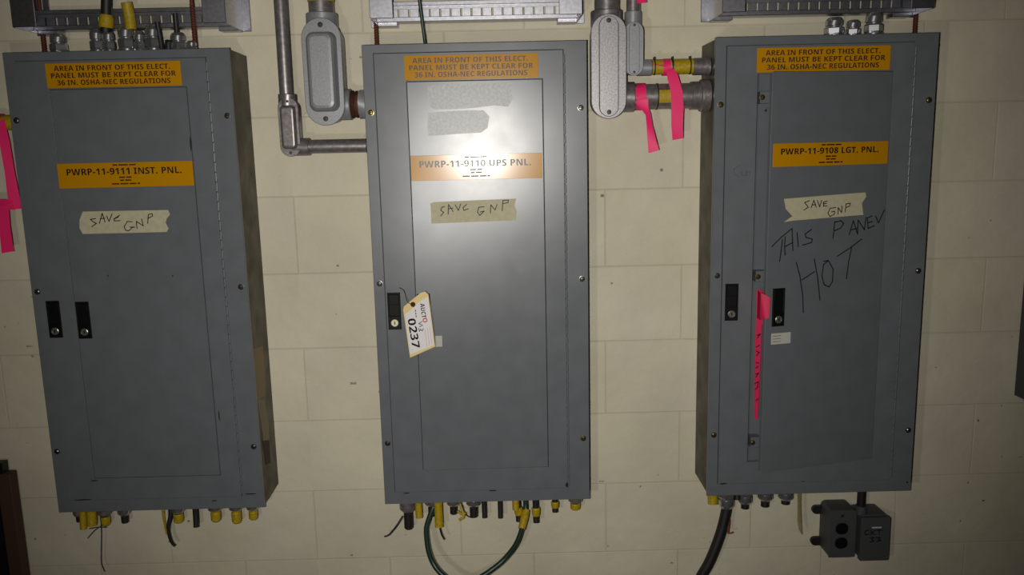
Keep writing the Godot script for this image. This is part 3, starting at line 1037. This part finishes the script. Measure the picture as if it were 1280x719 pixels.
# -------------------------------------------------------------------- conduits
func conduit_body(t: Node3D, c: Vector2, w: float, h: float, zb: float, zf: float, style: String, m: String) -> MeshInstance3D:
	# the cast body that turns a conduit round the corner, with its gasketed cover
	var st := sg()
	stack(st, [[stadium(c, w * 0.7, h * 0.9, w * 0.35), zb], [stadium(c, w * 0.88, h * 0.95, w * 0.44), zb + (zf - zb) * 0.3], [stadium(c, w * 0.92, h * 0.96, w * 0.46), zf - 0.012], [stadium(c, w * 0.97, h * 0.985, w * 0.485), zf - 0.009], [stadium(c, w * 0.97, h * 0.985, w * 0.485), zf - 0.004]])
	var b := part(st, "conduit_body", m, t)
	st = sg()
	if style == "domed":
		stack(st, [[stadium(c, w, h, w * 0.5), zf - 0.004], [stadium(c, w, h, w * 0.5), zf - 0.0012], [stadium(c, w * 0.97, h * 0.988, w * 0.485), zf]])
		stack(st, [[stadium(c, w * 0.78, h * 0.74, w * 0.2), zf - 0.001], [stadium(c, w * 0.77, h * 0.735, w * 0.2), zf + 0.002], [stadium(c, w * 0.68, h * 0.71, w * 0.18), zf + w * 0.2], [stadium(c, w * 0.58, h * 0.675, w * 0.15), zf + w * 0.27], [stadium(c, w * 0.46, h * 0.63, w * 0.12), zf + w * 0.29]])
	else:
		stack(st, [[stadium(c, w, h, w * 0.5), zf - 0.004], [stadium(c, w, h, w * 0.5), zf - 0.0015], [stadium(c, w * 0.95, h * 0.985, w * 0.475), zf]])
		stack(st, [[stadium(c, w * 0.56, h * 0.96, w * 0.28), zf - 0.001], [stadium(c, w * 0.55, h * 0.955, w * 0.275), zf + 0.0016], [stadium(c, w * 0.50, h * 0.945, w * 0.25), zf + 0.0028]])
	var cv := part(st, "cover", m, b)
	for s in [-1.0, 1.0]:
		st = sg()
		var sc := w * 0.055
		lathe(st, [[sc * 1.2, 0.0], [sc * 1.2, 0.0012], [sc, 0.0026], [0.0, 0.003]], Vector3(c.x, c.y + s * h * 0.435, zf + (0.0 if style == "domed" else 0.0026)), Vector3.BACK, 12)
		part(st, "screw", "dark_metal", b)
	return cv


func conduits() -> void:
	# slim conduit into the middle panel's left side
	var t := thing("slim_conduit", Vector3(0.0225, -0.295, 0.0), "slim grey steel conduit turning into left side of the middle panel", "conduit", "conduits between the panels")
	var o := Vector3(0.0225, -0.295, 0.0)
	var st := sg()
	cyl(st, Vector3(0.0225, -0.16, 0.085) - o, Vector3(0.0285, CEIL_Y, 0.085) - o, 0.0168, 24)
	part(st, "pipe", "pipe_metal", t)
	st = sg()
	cyl(st, Vector3(0.0235, -0.19, 0.085) - o, Vector3(0.0245, -0.152, 0.085) - o, 0.0222, 24, 0.0015)
	part(st, "hub", "pipe_metal", t)
	conduit_body(t, Vector2(0.0285, -0.232) - Vector2(o.x, o.y), 0.05, 0.142, 0.05, 0.105, "domed", "pipe_metal")
	st = sg()
	cyl(st, Vector3(0.03, -0.280, 0.085) - o, Vector3(0.072, -0.280, 0.085) - o, 0.0215, 24, 0.0015)
	part(st, "hub", "pipe_metal", t)
	st = sg()
	cyl(st, Vector3(0.068, -0.280, 0.085) - o, Vector3(0.2235, -0.280, 0.085) - o, 0.0168, 24)
	part(st, "pipe", "pipe_metal", t)
	st = sg()
	cyl(st, Vector3(0.213, -0.280, 0.085) - o, Vector3(0.2232, -0.280, 0.085) - o, 0.0225, 10)
	part(st, "locknut", "dark_metal", t)

	# wide conduit with a domed cover
	o = Vector3(0.123, -0.23, 0.0)
	t = thing("wide_conduit", o, "wide grey conduit with a domed oval cover, left of the middle panel", "conduit", "conduits between the panels")
	st = sg()
	cyl(st, Vector3(0.119, 0.0, 0.08) - o, Vector3(0.122, CEIL_Y, 0.08) - o, 0.0305, 28)
	part(st, "pipe", "pipe_metal", t)
	st = sg()
	cyl(st, Vector3(0.1185, -0.01, 0.08) - o, Vector3(0.119, 0.036, 0.08) - o, 0.038, 28, 0.002)
	part(st, "hub", "cast_paint", t)
	conduit_body(t, Vector2(0.1255, -0.106) - Vector2(o.x, o.y), 0.094, 0.25, 0.03, 0.135, "domed", "cast_paint")
	st = sg()
	cyl(st, Vector3(0.13, -0.180, 0.08) - o, Vector3(0.180, -0.180, 0.08) - o, 0.0375, 28, 0.002)
	part(st, "hub", "cast_paint", t)
	st = sg()
	lathe(st, [[0.030, 0.0], [0.034, 0.006], [0.030, 0.010], [0.033, 0.014], [0.031, 0.024]], Vector3(0.178, -0.180, 0.08) - o, Vector3.RIGHT, 24)
	part(st, "rusty_nipple", "rust", t)
	st = sg()
	cyl(st, Vector3(0.200, -0.180, 0.08) - o, Vector3(0.2232, -0.180, 0.08) - o, 0.0365, 8)
	part(st, "locknut", "cast_paint", t)
	st = sg()
	lathe(st, [[0.0315, 0.0], [0.0322, 0.002], [0.0322, 0.05]], Vector3(0.1192, 0.0625, 0.08) - o, Vector3.UP, 24)
	part(st, "yellow_tape", "yellow_tape", t)

	# wide conduit with a flat cover, into the right panel
	o = Vector3(0.806, -0.229, 0.0)
	t = thing("wide_conduit", o, "wide grey conduit with a flat speckled oval cover, running to the LGT. PNL. panel", "conduit", "conduits between the panels")
	st = sg()
	cyl(st, Vector3(0.809, 0.0, 0.08) - o, Vector3(0.810, CEIL_Y, 0.08) - o, 0.0305, 28)
	part(st, "pipe", "pipe_metal", t)
	st = sg()
	cyl(st, Vector3(0.8075, -0.01, 0.08) - o, Vector3(0.8075, 0.028, 0.08) - o, 0.0385, 28, 0.002)
	part(st, "hub", "pipe_metal", t)
	conduit_body(t, Vector2(0.806, -0.108) - Vector2(o.x, o.y), 0.086, 0.244, 0.03, 0.135, "flat", "cast_metal")
	st = sg()
	cyl(st, Vector3(0.82, -0.177, 0.08) - o, Vector3(0.874, -0.177, 0.08) - o, 0.0365, 28, 0.002)
	part(st, "hub", "pipe_metal", t)
	st = sg()
	cyl(st, Vector3(0.868, -0.177, 0.08) - o, Vector3(1.05, -0.177, 0.08) - o, 0.0305, 28)
	part(st, "pipe", "pipe_metal", t)
	st = sg()
	lathe(st, [[0.0305, 0.0], [0.034, 0.001], [0.034, 0.022], [0.038, 0.024], [0.0395, 0.027], [0.0395, 0.045]], Vector3(1.013, -0.177, 0.08) - o, Vector3.RIGHT, 28)
	part(st, "coupling", "pipe_metal", t)
	st = sg()
	band(st, Vector3(0.932, -0.177, 0.08) - o, 0.036, 0.0312, -0.55, 0.45)
	part(st, "yellow_tape", "yellow_tape", t)
	for x in [0.929, 0.967]:
		st = sg()
		cyl(st, Vector3(x, -0.177, 0.08) - o, Vector3(x + 0.0025, -0.177, 0.08) - o, 0.0318, 24)
		part(st, "cable_tie", "black_rubber", t)

	# slim conduit beside it
	o = Vector3(0.868, -0.127, 0.0)
	t = thing("slim_conduit", o, "slim conduit with yellow tape round it, running to the LGT. PNL. panel", "conduit", "conduits between the panels")
	st = sg()
	cyl(st, Vector3(0.872, -0.02, 0.085) - o, Vector3(0.8735, CEIL_Y, 0.085) - o, 0.0168, 24)
	part(st, "pipe", "pipe_metal", t)
	st = sg()
	cyl(st, Vector3(0.871, -0.03, 0.085) - o, Vector3(0.871, 0.024, 0.085) - o, 0.0205, 24, 0.0015)
	part(st, "hub", "cast_paint", t)
	conduit_body(t, Vector2(0.869, -0.066) - Vector2(o.x, o.y), 0.046, 0.125, 0.06, 0.118, "flat", "cast_paint")
	st = sg()
	cyl(st, Vector3(0.88, -0.108, 0.085) - o, Vector3(0.916, -0.108, 0.085) - o, 0.0195, 24, 0.0015)
	part(st, "hub", "cast_paint", t)
	st = sg()
	cyl(st, Vector3(0.91, -0.108, 0.085) - o, Vector3(1.05, -0.108, 0.085) - o, 0.0168, 24)
	part(st, "pipe", "pipe_metal", t)
	st = sg()
	band(st, Vector3(0.918, -0.107, 0.085) - o, 0.046, 0.0178, -PI, PI)
	part(st, "yellow_tape", "yellow_tape", t)
	st = sg()
	band(st, Vector3(0.9675, -0.107, 0.085) - o, 0.05, 0.0178, -PI, PI)
	part(st, "yellow_tape", "yellow_tape", t)
	for x in [0.9215, 0.9655, 1.0085]:
		st = sg()
		cyl(st, Vector3(x, -0.107, 0.085) - o, Vector3(x + 0.003, -0.107, 0.085) - o, 0.0192, 20)
		box(st, Vector3(x, -0.09, 0.08) - o, Vector3(x + 0.003, -0.083, 0.09) - o)
		part(st, "cable_tie", "black_rubber", t)
	st = sg()
	cyl(st, Vector3(1.0175, -0.108, 0.085) - o, Vector3(1.052, -0.108, 0.085) - o, 0.0205, 24, 0.0015)
	cyl(st, Vector3(1.046, -0.108, 0.085) - o, Vector3(1.058, -0.108, 0.085) - o, 0.0225, 8)
	part(st, "coupling", "pipe_metal", t)


func band(st: SurfaceTool, at: Vector3, w: float, r: float, a0: float, a1: float) -> void:
	# tape wrapped round a level pipe from angle a0 to a1 (0 faces the room)
	var n := 18
	var rows := []
	for i in n + 1:
		var a := lerpf(a0, a1, float(i) / n)
		var d := Vector3(0, sin(a), cos(a)) * r
		rows.append([at + d, at + d + Vector3(w, 0, 0)])
	ribbon(st, rows, 0.0007)


# -------------------------------------------------------------------- socket box under the right panel
func receptacle() -> void:
	var o := Vector3(1.492, -1.425, 0.0)
	var t := thing("socket_box", o, "dark grey twin box with a double socket, hanging under the LGT. PNL. panel", "socket box")
	var st := sg()
	stack(st, [[stadium(Vector2(-0.041, 0.0715), 0.076, 0.142, 0.014), 0.001], [stadium(Vector2(-0.041, 0.0715), 0.076, 0.140, 0.014), 0.062], [stadium(Vector2(-0.041, 0.0715), 0.074, 0.138, 0.014), 0.066]])
	part(st, "socket_housing", "box_grey", t)
	for y in [0.117, 0.023]:
		st = sg()
		stack(st, [[stadium(Vector2(-0.087, y), 0.036, 0.024, 0.012), 0.001], [stadium(Vector2(-0.087, y), 0.036, 0.024, 0.012), 0.011]])
		part(st, "mounting_lug", "dark_metal", t)
	st = sg()
	box(st, Vector3(-0.078, 0.004, 0.066), Vector3(-0.006, 0.139, 0.069), 0.0015)
	var cp := part(st, "cover_plate", "box_grey", t)
	for y in [0.089, 0.047]:
		st = sg()
		stack(st, [[stadium(Vector2(-0.045, y), 0.034, 0.032, 0.014), 0.0685], [stadium(Vector2(-0.045, y), 0.034, 0.032, 0.014), 0.0705], [stadium(Vector2(-0.045, y), 0.032, 0.030, 0.014), 0.071]])
		part(st, "socket", "black_plastic", t)
	st = sg()
	lathe(st, [[0.004, 0.0], [0.004, 0.001], [0.0, 0.0015]], Vector3(-0.045, 0.126, 0.069), Vector3.BACK, 12)
	part(st, "screw", "screw_metal", cp)
	st = sg()
	stack(st, [[stadium(Vector2(0.041, 0.064), 0.078, 0.126, 0.012), 0.001], [stadium(Vector2(0.041, 0.064), 0.080, 0.127, 0.012), 0.07], [stadium(Vector2(0.041, 0.0625), 0.08, 0.125, 0.004), 0.0705], [stadium(Vector2(0.041, 0.0625), 0.08, 0.125, 0.004), 0.083], [stadium(Vector2(0.041, 0.0625), 0.077, 0.122, 0.003), 0.085]])
	var jb := part(st, "junction_box", "box_grey", t)
	st = sg()
	strokes(st, [[0.022,0.0905, 0.013,0.089, 0.011,0.082, 0.015,0.077, 0.023,0.079], [0.028,0.091, 0.029,0.077], [0.039,0.09, 0.03,0.083, 0.039,0.078], [0.043,0.09, 0.059,0.089], [0.051,0.089, 0.05,0.077],
		[0.026,0.069, 0.036,0.069, 0.031,0.063, 0.036,0.058, 0.027,0.055], [0.043,0.069, 0.054,0.068, 0.048,0.063, 0.056,0.06, 0.045,0.056]], 0.003, 0.085, 0.0853)
	part(st, "handwriting", "marker_ink", jb)
	st = sg()
	box(st, Vector3(0.03, 0.0955, 0.085), Vector3(0.056, 0.0995, 0.0853))
	part(st, "tape_scrap", "paper_grey", jb)
	st = sg()
	cyl(st, Vector3(0.013, 0.12, 0.05), Vector3(0.013, 0.2275, 0.05), 0.0115, 18)
	part(st, "pipe", "dark_metal", t)
	st = sg()
	cyl(st, Vector3(0.013, 0.122, 0.05), Vector3(0.013, 0.146, 0.05), 0.016, 18, 0.0015)
	part(st, "hub", "box_grey", t)


# -------------------------------------------------------------------- pink flagging ribbons
func ribbons() -> void:
	# on the wide conduit at right
	var o := Vector3(0.9, -0.177, 0.08)
	var t := thing("flagging_ribbon", o, "pink flagging ribbon with a twisted tail, tied round the wide conduit", "ribbon", "pink flagging ribbons")
	var st := sg()
	band(st, Vector3(-0.022, 0, 0), 0.022, 0.0325, -PI, PI)
	part(st, "wrap", "pink_film", t)
	st = sg()
	ribbon(st, [[Vector3(-0.034, 0.022, 0.027), Vector3(-0.006, 0.018, 0.028)], [Vector3(-0.037, 0.008, 0.033), Vector3(-0.016, 0.008, 0.034)], [Vector3(-0.042, -0.003, 0.033), Vector3(-0.022, -0.005, 0.035)]])
	part(st, "crumple", "pink_film", t)
	st = sg()
	ribbon(st, [[Vector3(-0.03, -0.012, 0.032), Vector3(0.004, -0.006, 0.035)], [Vector3(-0.012, -0.03, 0.026), Vector3(0.005, -0.03, 0.036)], [Vector3(-0.001, -0.045, 0.03), Vector3(0.009, -0.043, 0.04)], [Vector3(0.001, -0.07, 0.032), Vector3(0.014, -0.072, 0.042)], [Vector3(0.002, -0.1, 0.036), Vector3(0.022, -0.102, 0.042)], [Vector3(0.005, -0.137, 0.04), Vector3(0.03, -0.13, 0.042)]])
	part(st, "tail", "pink_film", t)
	# on the slim conduit
	o = Vector3(0.955, -0.108, 0.085)
	t = thing("flagging_ribbon", o, "pink flagging ribbon hanging broad and flat from the yellow-taped conduit", "ribbon", "pink flagging ribbons")
	st = sg()
	band(st, Vector3(-0.012, 0, 0), 0.018, 0.0198, -PI, PI)
	part(st, "wrap", "pink_film", t)
	st = sg()
	ribbon(st, [[Vector3(-0.062, 0.018, 0.0), Vector3(-0.062, 0.013, 0.014)], [Vector3(-0.035, 0.017, 0.006), Vector3(-0.035, 0.006, 0.018)], [Vector3(-0.008, 0.017, 0.01), Vector3(-0.008, 0.0, 0.021)]])
	part(st, "loose_end", "pink_film", t)
	st = sg()
	ribbon(st, [[Vector3(-0.006, -0.008, 0.0205), Vector3(0.009, -0.004, 0.0215)], [Vector3(-0.004, -0.03, 0.028), Vector3(0.02, -0.02, 0.03)], [Vector3(0.003, -0.06, 0.034), Vector3(0.031, -0.06, 0.035)], [Vector3(0.004, -0.1, 0.036), Vector3(0.034, -0.1, 0.036)], [Vector3(0.005, -0.14, 0.034), Vector3(0.033, -0.14, 0.036)], [Vector3(0.008, -0.176, 0.036), Vector3(0.034, -0.172, 0.033)]])
	part(st, "tail", "pink_film", t)
	# at the top edge of the picture
	o = Vector3(0.8735, 0.045, 0.085)
	t = thing("flagging_ribbon", o, "short pink ribbon on the slim conduit at the top edge of the picture", "ribbon", "pink flagging ribbons")
	st = sg()
	var rows := []
	for i in 19:
		var a := lerpf(-0.2, PI * 1.5, i / 18.0)
		rows.append([Vector3(sin(a) * 0.0185, 0.004, cos(a) * 0.0185), Vector3(sin(a) * 0.0185, 0.028, cos(a) * 0.0185)])
	ribbon(st, rows)
	part(st, "wrap", "pink_film", t)
	st = sg()
	ribbon(st, [[Vector3(0.0, 0.026, 0.02), Vector3(0.02, 0.028, 0.018)], [Vector3(0.003, 0.008, 0.025), Vector3(0.024, 0.01, 0.022)], [Vector3(0.004, -0.006, 0.026), Vector3(0.027, -0.004, 0.022)]])
	part(st, "tail", "pink_film", t)
	# left of the left panel
	o = Vector3(-0.66, -0.205, 0.08)
	t = thing("flagging_ribbon", o, "long pink flagging ribbon hanging left of the INST. PNL. panel", "ribbon", "pink flagging ribbons")
	st = sg()
	band(st, Vector3(-0.045, 0, 0), 0.028, 0.0215, -PI, PI)
	part(st, "wrap", "pink_film", t)
	st = sg()
	ribbon(st, [[Vector3(-0.03, 0.0, 0.022), Vector3(-0.002, 0.008, 0.02)], [Vector3(-0.015, -0.05, 0.03), Vector3(0.008, -0.048, 0.026)], [Vector3(-0.01, -0.12, 0.032), Vector3(0.012, -0.12, 0.028)], [Vector3(-0.012, -0.185, 0.03), Vector3(0.016, -0.185, 0.026)], [Vector3(-0.014, -0.212, 0.028), Vector3(0.016, -0.21, 0.024)]])
	part(st, "tail", "pink_film", t)
	st = sg()
	ribbon(st, [[Vector3(-0.05, -0.185, 0.026), Vector3(-0.05, -0.205, 0.026)], [Vector3(-0.02, -0.185, 0.034), Vector3(-0.02, -0.21, 0.034)], [Vector3(0.0, -0.19, 0.033), Vector3(0.002, -0.212, 0.033)]])
	part(st, "loose_end", "pink_film", t)
	st = sg()
	ribbon(st, [[Vector3(-0.036, -0.2, 0.036), Vector3(-0.008, -0.2, 0.036)], [Vector3(-0.037, -0.25, 0.038), Vector3(-0.01, -0.25, 0.037)], [Vector3(-0.039, -0.318, 0.038), Vector3(-0.009, -0.314, 0.037)]])
	part(st, "tail", "pink_film", t)
	# pink tape stuck along the door gap of the right panel
	o = Vector3(1.16, -0.99, FACE_Z + 0.004)
	t = thing("flagging_ribbon", o, "narrow pink tape with scrawled marks, stuck down the door gap of the LGT. PNL. panel", "ribbon", "pink flagging ribbons")
	st = sg()
	plate(st, pairs([0.013, 0.0, 0.022, 0.002, 0.023, 0.06, 0.024, 0.16, 0.025, 0.245, 0.031, 0.262, 0.041, 0.266, 0.042, 0.29, 0.036, 0.312, 0.027, 0.332, 0.013, 0.338, 0.010, 0.336, 0.010, 0.255, 0.009, 0.2, 0.010, 0.1]), 0.0, 0.0006)
	var p := part(st, "strip", "pink_tape", t)
	st = sg()
	ribbon(st, [[Vector3(0.012, 0.335, 0.001), Vector3(0.012, 0.265, 0.001)], [Vector3(0.008, 0.332, 0.04), Vector3(0.008, 0.268, 0.04)], [Vector3(-0.0030, 0.3420, 0.0735), Vector3(-0.0030, 0.2760, 0.0735)], [Vector3(0.0190, 0.3300, 0.0755), Vector3(0.0180, 0.2810, 0.0755)]])
	part(st, "folded_end", "pink_tape", t)
	st = sg()
	strokes(st, [[0.014,0.22, 0.021,0.223, 0.015,0.214], [0.013,0.19, 0.02,0.194], [0.013,0.18, 0.02,0.176, 0.014,0.168], [0.013,0.15, 0.02,0.148], [0.013,0.135, 0.019,0.14], [0.013,0.12, 0.02,0.122, 0.014,0.112], [0.012,0.095, 0.02,0.1, 0.019,0.085, 0.013,0.08], [0.016,0.05, 0.021,0.055]], 0.003, 0.0006, 0.0008)
	part(st, "handwriting", "marker_ink", p)


# -------------------------------------------------------------------- loose cables
func cables() -> void:
	var st := sg()
	tube(st, [Vector3(0.345, -1.196, 0.08), Vector3(0.3410, -1.2310, 0.085), Vector3(0.3310, -1.2540, 0.100), Vector3(0.3230, -1.2780, 0.120), Vector3(0.3250, -1.3010, 0.140), Vector3(0.3310, -1.3250, 0.160), Vector3(0.3440, -1.3480, 0.180), Vector3(0.3670, -1.3740, 0.190), Vector3(0.4120, -1.4010, 0.200), Vector3(0.4640, -1.3780, 0.200), Vector3(0.4950, -1.3630, 0.190), Vector3(0.5260, -1.3420, 0.180), Vector3(0.5580, -1.3160, 0.150), Vector3(0.5760, -1.2850, 0.120), Vector3(0.5840, -1.2610, 0.100), Vector3(0.5870, -1.2370, 0.088), Vector3(0.585, -1.196, 0.085)], 0.0068, 12)
	tagged(part(st, "green_cable", "green_cover", self), "dark green cable looping down below the middle panel", "cable")
	var t: Node3D = get_node("green_cable")
	st = sg()
	lathe(st, [[0.0095, 0.0], [0.0105, 0.02], [0.0108, 0.035], [0.0095, 0.052]], Vector3(0.5745, -1.287, 0.1215), Vector3(0.0095, 0.026, -0.0215), 12)
	part(st, "yellow_tape", "yellow_tape", t)
	st = sg()
	tube(st, [Vector3(0.366, -0.06, 0.07), Vector3(0.365, -0.03, 0.08), Vector3(0.361, 0.02, 0.09), Vector3(0.357, 0.075, 0.1), Vector3(0.35, 0.3, 0.1), Vector3(0.345, 0.9, 0.08)], 0.0042, 10)
	tagged(part(st, "green_wire", "green_cover", self), "thin green wire coming down into top of the middle panel", "wire")
	st = sg()
	tube(st, [Vector3(1.127, -1.245, 0.08), Vector3(1.128, -1.262, 0.08), Vector3(1.112, -1.331, 0.085), Vector3(1.082, -1.411, 0.09), Vector3(1.052, -1.47, 0.09), Vector3(1.0, -1.6, 0.09), Vector3(0.97, -1.8, 0.1), Vector3(0.97, FLOOR_Y + 0.014, 0.12)], 0.0138, 14)
	tagged(part(st, "black_cable", "black_rubber", self), "thick black cable curving down from lower left corner of the LGT. PNL. panel", "cable")


# -------------------------------------------------------------------- paper tag on the middle panel
func tag_on_panel() -> void:
	# corners of the tag where it hangs in the room
	var tr := Vector3(0.3575, -0.633, 0.172)
	var br := Vector3(0.3705, -0.772, 0.180)
	var bl := Vector3(0.3055, -0.803, 0.163)
	var t := thing("paper_tag", br, "manila paper tag numbered 0237 hanging on the middle panel", "tag")
	var ey := (tr - br).normalized()
	var ex0 := (br - bl)
	var ez := ex0.cross(ey).normalized()
	var ex := ey.cross(ez).normalized()
	var bas := Basis(ex, ey, ez)
	var L := (tr - br).length()
	var Wd := ex0.length()
	# outline in the tag's plane, origin at the lower right corner; the lower edge is cut on the slant it hangs at
	var loc := bas.inverse() * (bl - br)
	var sk := loc.y / loc.x      # slope of the lower edge
	var x := func(u: float, v: float) -> Vector2: return Vector2(-u * absf(loc.x), v * L - u * absf(loc.x) * sk)
	var st := sg()
	plate(st, [x.call(0.0, 0.0), x.call(1.0, 0.0), x.call(1.02, 0.86), x.call(0.98, 0.92), x.call(0.28, 1.02), x.call(0.12, 1.01), x.call(0.0, 0.93)], 0.0, 0.0007)
	var pp := part(st, "card", "paper_manila", t)
	pp.transform = Transform3D(bas, Vector3.ZERO)
	st = sg()
	plate(st, [x.call(0.03, 0.04), x.call(0.97, 0.055), x.call(0.97, 0.78), x.call(0.58, 0.83), x.call(0.53, 0.86), x.call(0.1, 0.9), x.call(0.03, 0.9)], 0.0007, 0.001)
	var wp := part(st, "white_label", "paper_white", t)
	wp.transform = pp.transform
	# printed sideways, reading downwards
	var c: Vector2 = x.call(0.73, 0.39)
	lettering(wp, "0237", Vector3(c.x, c.y, 0.0011), 0.074, 0.021, "label_ink_black", true, -PI / 2 + 0.04)
	c = x.call(0.27, 0.70)
	lettering(wp, "AUCT", Vector3(c.x, c.y, 0.0011), 0.036, 0.0115, "label_ink_black", true, -PI / 2)
	c = x.call(0.245, 0.525)
	lettering(wp, "O", Vector3(c.x, c.y, 0.0011), 0.011, 0.0125, "red_ink", true, -PI / 2)
	st = sg()
	c = x.call(0.43, 0.47)
	strokes(st, [[0.006,0.012, -0.006,0.006, 0.004,0.002], [0.006,0.0, -0.005,-0.004], [0.007,-0.01, 0.002,-0.018, -0.002,-0.012, -0.007,-0.018, -0.008,-0.008]], 0.0018, 0.001, 0.0013, 0.8, c)
	part(st, "handwriting", "blue_ink", wp)
	st = sg()
	for q in [[0.56, 0.76], [0.56, 0.71], [0.56, 0.66]]:
		c = x.call(q[0], q[1])
		box(st, Vector3(c.x - 0.0012, c.y - 0.0025, 0.001), Vector3(c.x + 0.0012, c.y + 0.0025, 0.0013))
	part(st, "small_print", "pencil", wp)
	st = sg()
	for k in 3:
		c = x.call(0.1 + 0.1 * k, 0.22)
		box(st, Vector3(c.x - 0.0003, c.y - 0.022, 0.001), Vector3(c.x + 0.0003, c.y + 0.022, 0.0012))
	part(st, "rule_lines", "red_ink", wp)
	st = sg()
	c = x.call(0.62, 0.885)
	lathe(st, [[0.0065, 0.0], [0.0065, 0.0008], [0.0055, 0.0012], [0.003, 0.0012], [0.0026, 0.0009], [0.0, 0.0009]], Vector3(c.x, c.y, 0.0007), Vector3.BACK, 16)
	var ey2 := part(st, "eyelet", "rust", t)
	ey2.transform = pp.transform
	var e := bas * Vector3(c.x, c.y, 0.0016)
	st = sg()
	tube(st, [e, e + Vector3(-0.012, 0.006, 0.002), Vector3(0.296, -0.634, FACE_Z + 0.006) - br, Vector3(0.284, -0.628, FACE_Z + 0.001) - br], 0.0009, 6)
	part(st, "wire", "dark_metal", t)


# -------------------------------------------------------------------- things at the picture's edges
func side_things() -> void:
	# level conduit entering the left panel
	var o := Vector3(-0.66, -0.227, 0.0)
	var t := thing("slim_conduit", o, "short conduit with yellow tape entering left side of the INST. PNL. panel", "conduit", "conduits between the panels")
	var st := sg()
	cyl(st, Vector3(-1.3, -0.205, 0.08) - o, Vector3(-0.62, -0.205, 0.08) - o, 0.0168, 24)
	part(st, "pipe", "pipe_metal", t)
	st = sg()
	band(st, Vector3(-0.676, -0.205, 0.08) - o, 0.03, 0.0182, -PI, PI)
	part(st, "yellow_tape", "yellow_tape", t)
	st = sg()
	cyl(st, Vector3(-0.645, -0.205, 0.08) - o, Vector3(-0.62, -0.205, 0.08) - o, 0.0215, 10)
	part(st, "locknut", "pipe_metal", t)
	# dark board with a brown edge leaning at lower left
	o = Vector3(-1.1, FLOOR_Y, 0.03)
	t = thing("dark_board", o, "tall black board with brown wooden edge standing at lower left", "board")
	st = sg()
	box(st, Vector3(-0.3, 0.0, -0.01), Vector3(0.285, 0.935, 0.015), 0.001)
	part(st, "panel", "board_black", t)
	st = sg()
	box(st, Vector3(0.268, 0.0, -0.012), Vector3(0.305, 0.905, 0.022), 0.002)
	part(st, "edge_strip", "wood_dark", t)
	# the next enclosure along the wall, just entering at right
	o = Vector3(1.932, -0.992, 0.0)
	t = thing("grey_enclosure", o, "dark grey metal enclosure just entering at the right edge", "enclosure")
	st = sg()
	box(st, Vector3(0, 0, 0.0005), Vector3(0.4, 0.75, 0.14), 0.002)
	part(st, "box", "enclosure_dark", t)
	st = sg()
	box(st, Vector3(-0.004, -0.004, 0.14), Vector3(0.404, 0.754, 0.147), 0.0015)
	var lid := part(st, "lid", "panel_paint", t)
	for q in [Vector2(0.015, 0.02), Vector2(0.015, 0.73), Vector2(0.385, 0.02), Vector2(0.385, 0.73)]:
		screw_at(t, Vector3(q.x, q.y, 0.147))
	# wall anchor beside the right panel
	st = sg()
	cyl(st, Vector3(1.6, -1.165, 0.0), Vector3(1.6, -1.165, 0.03), 0.009, 12, 0.001)
	lathe(st, [[0.014, 0.004], [0.015, 0.006], [0.015, 0.014], [0.014, 0.016]], Vector3(1.6, -1.165, 0.0), Vector3.BACK, 6, false)
	tagged(part(st, "wall_bolt", "screw_brass", self), "small brassy bolt in the wall at lower right edge of the LGT. PNL. panel", "bolt")
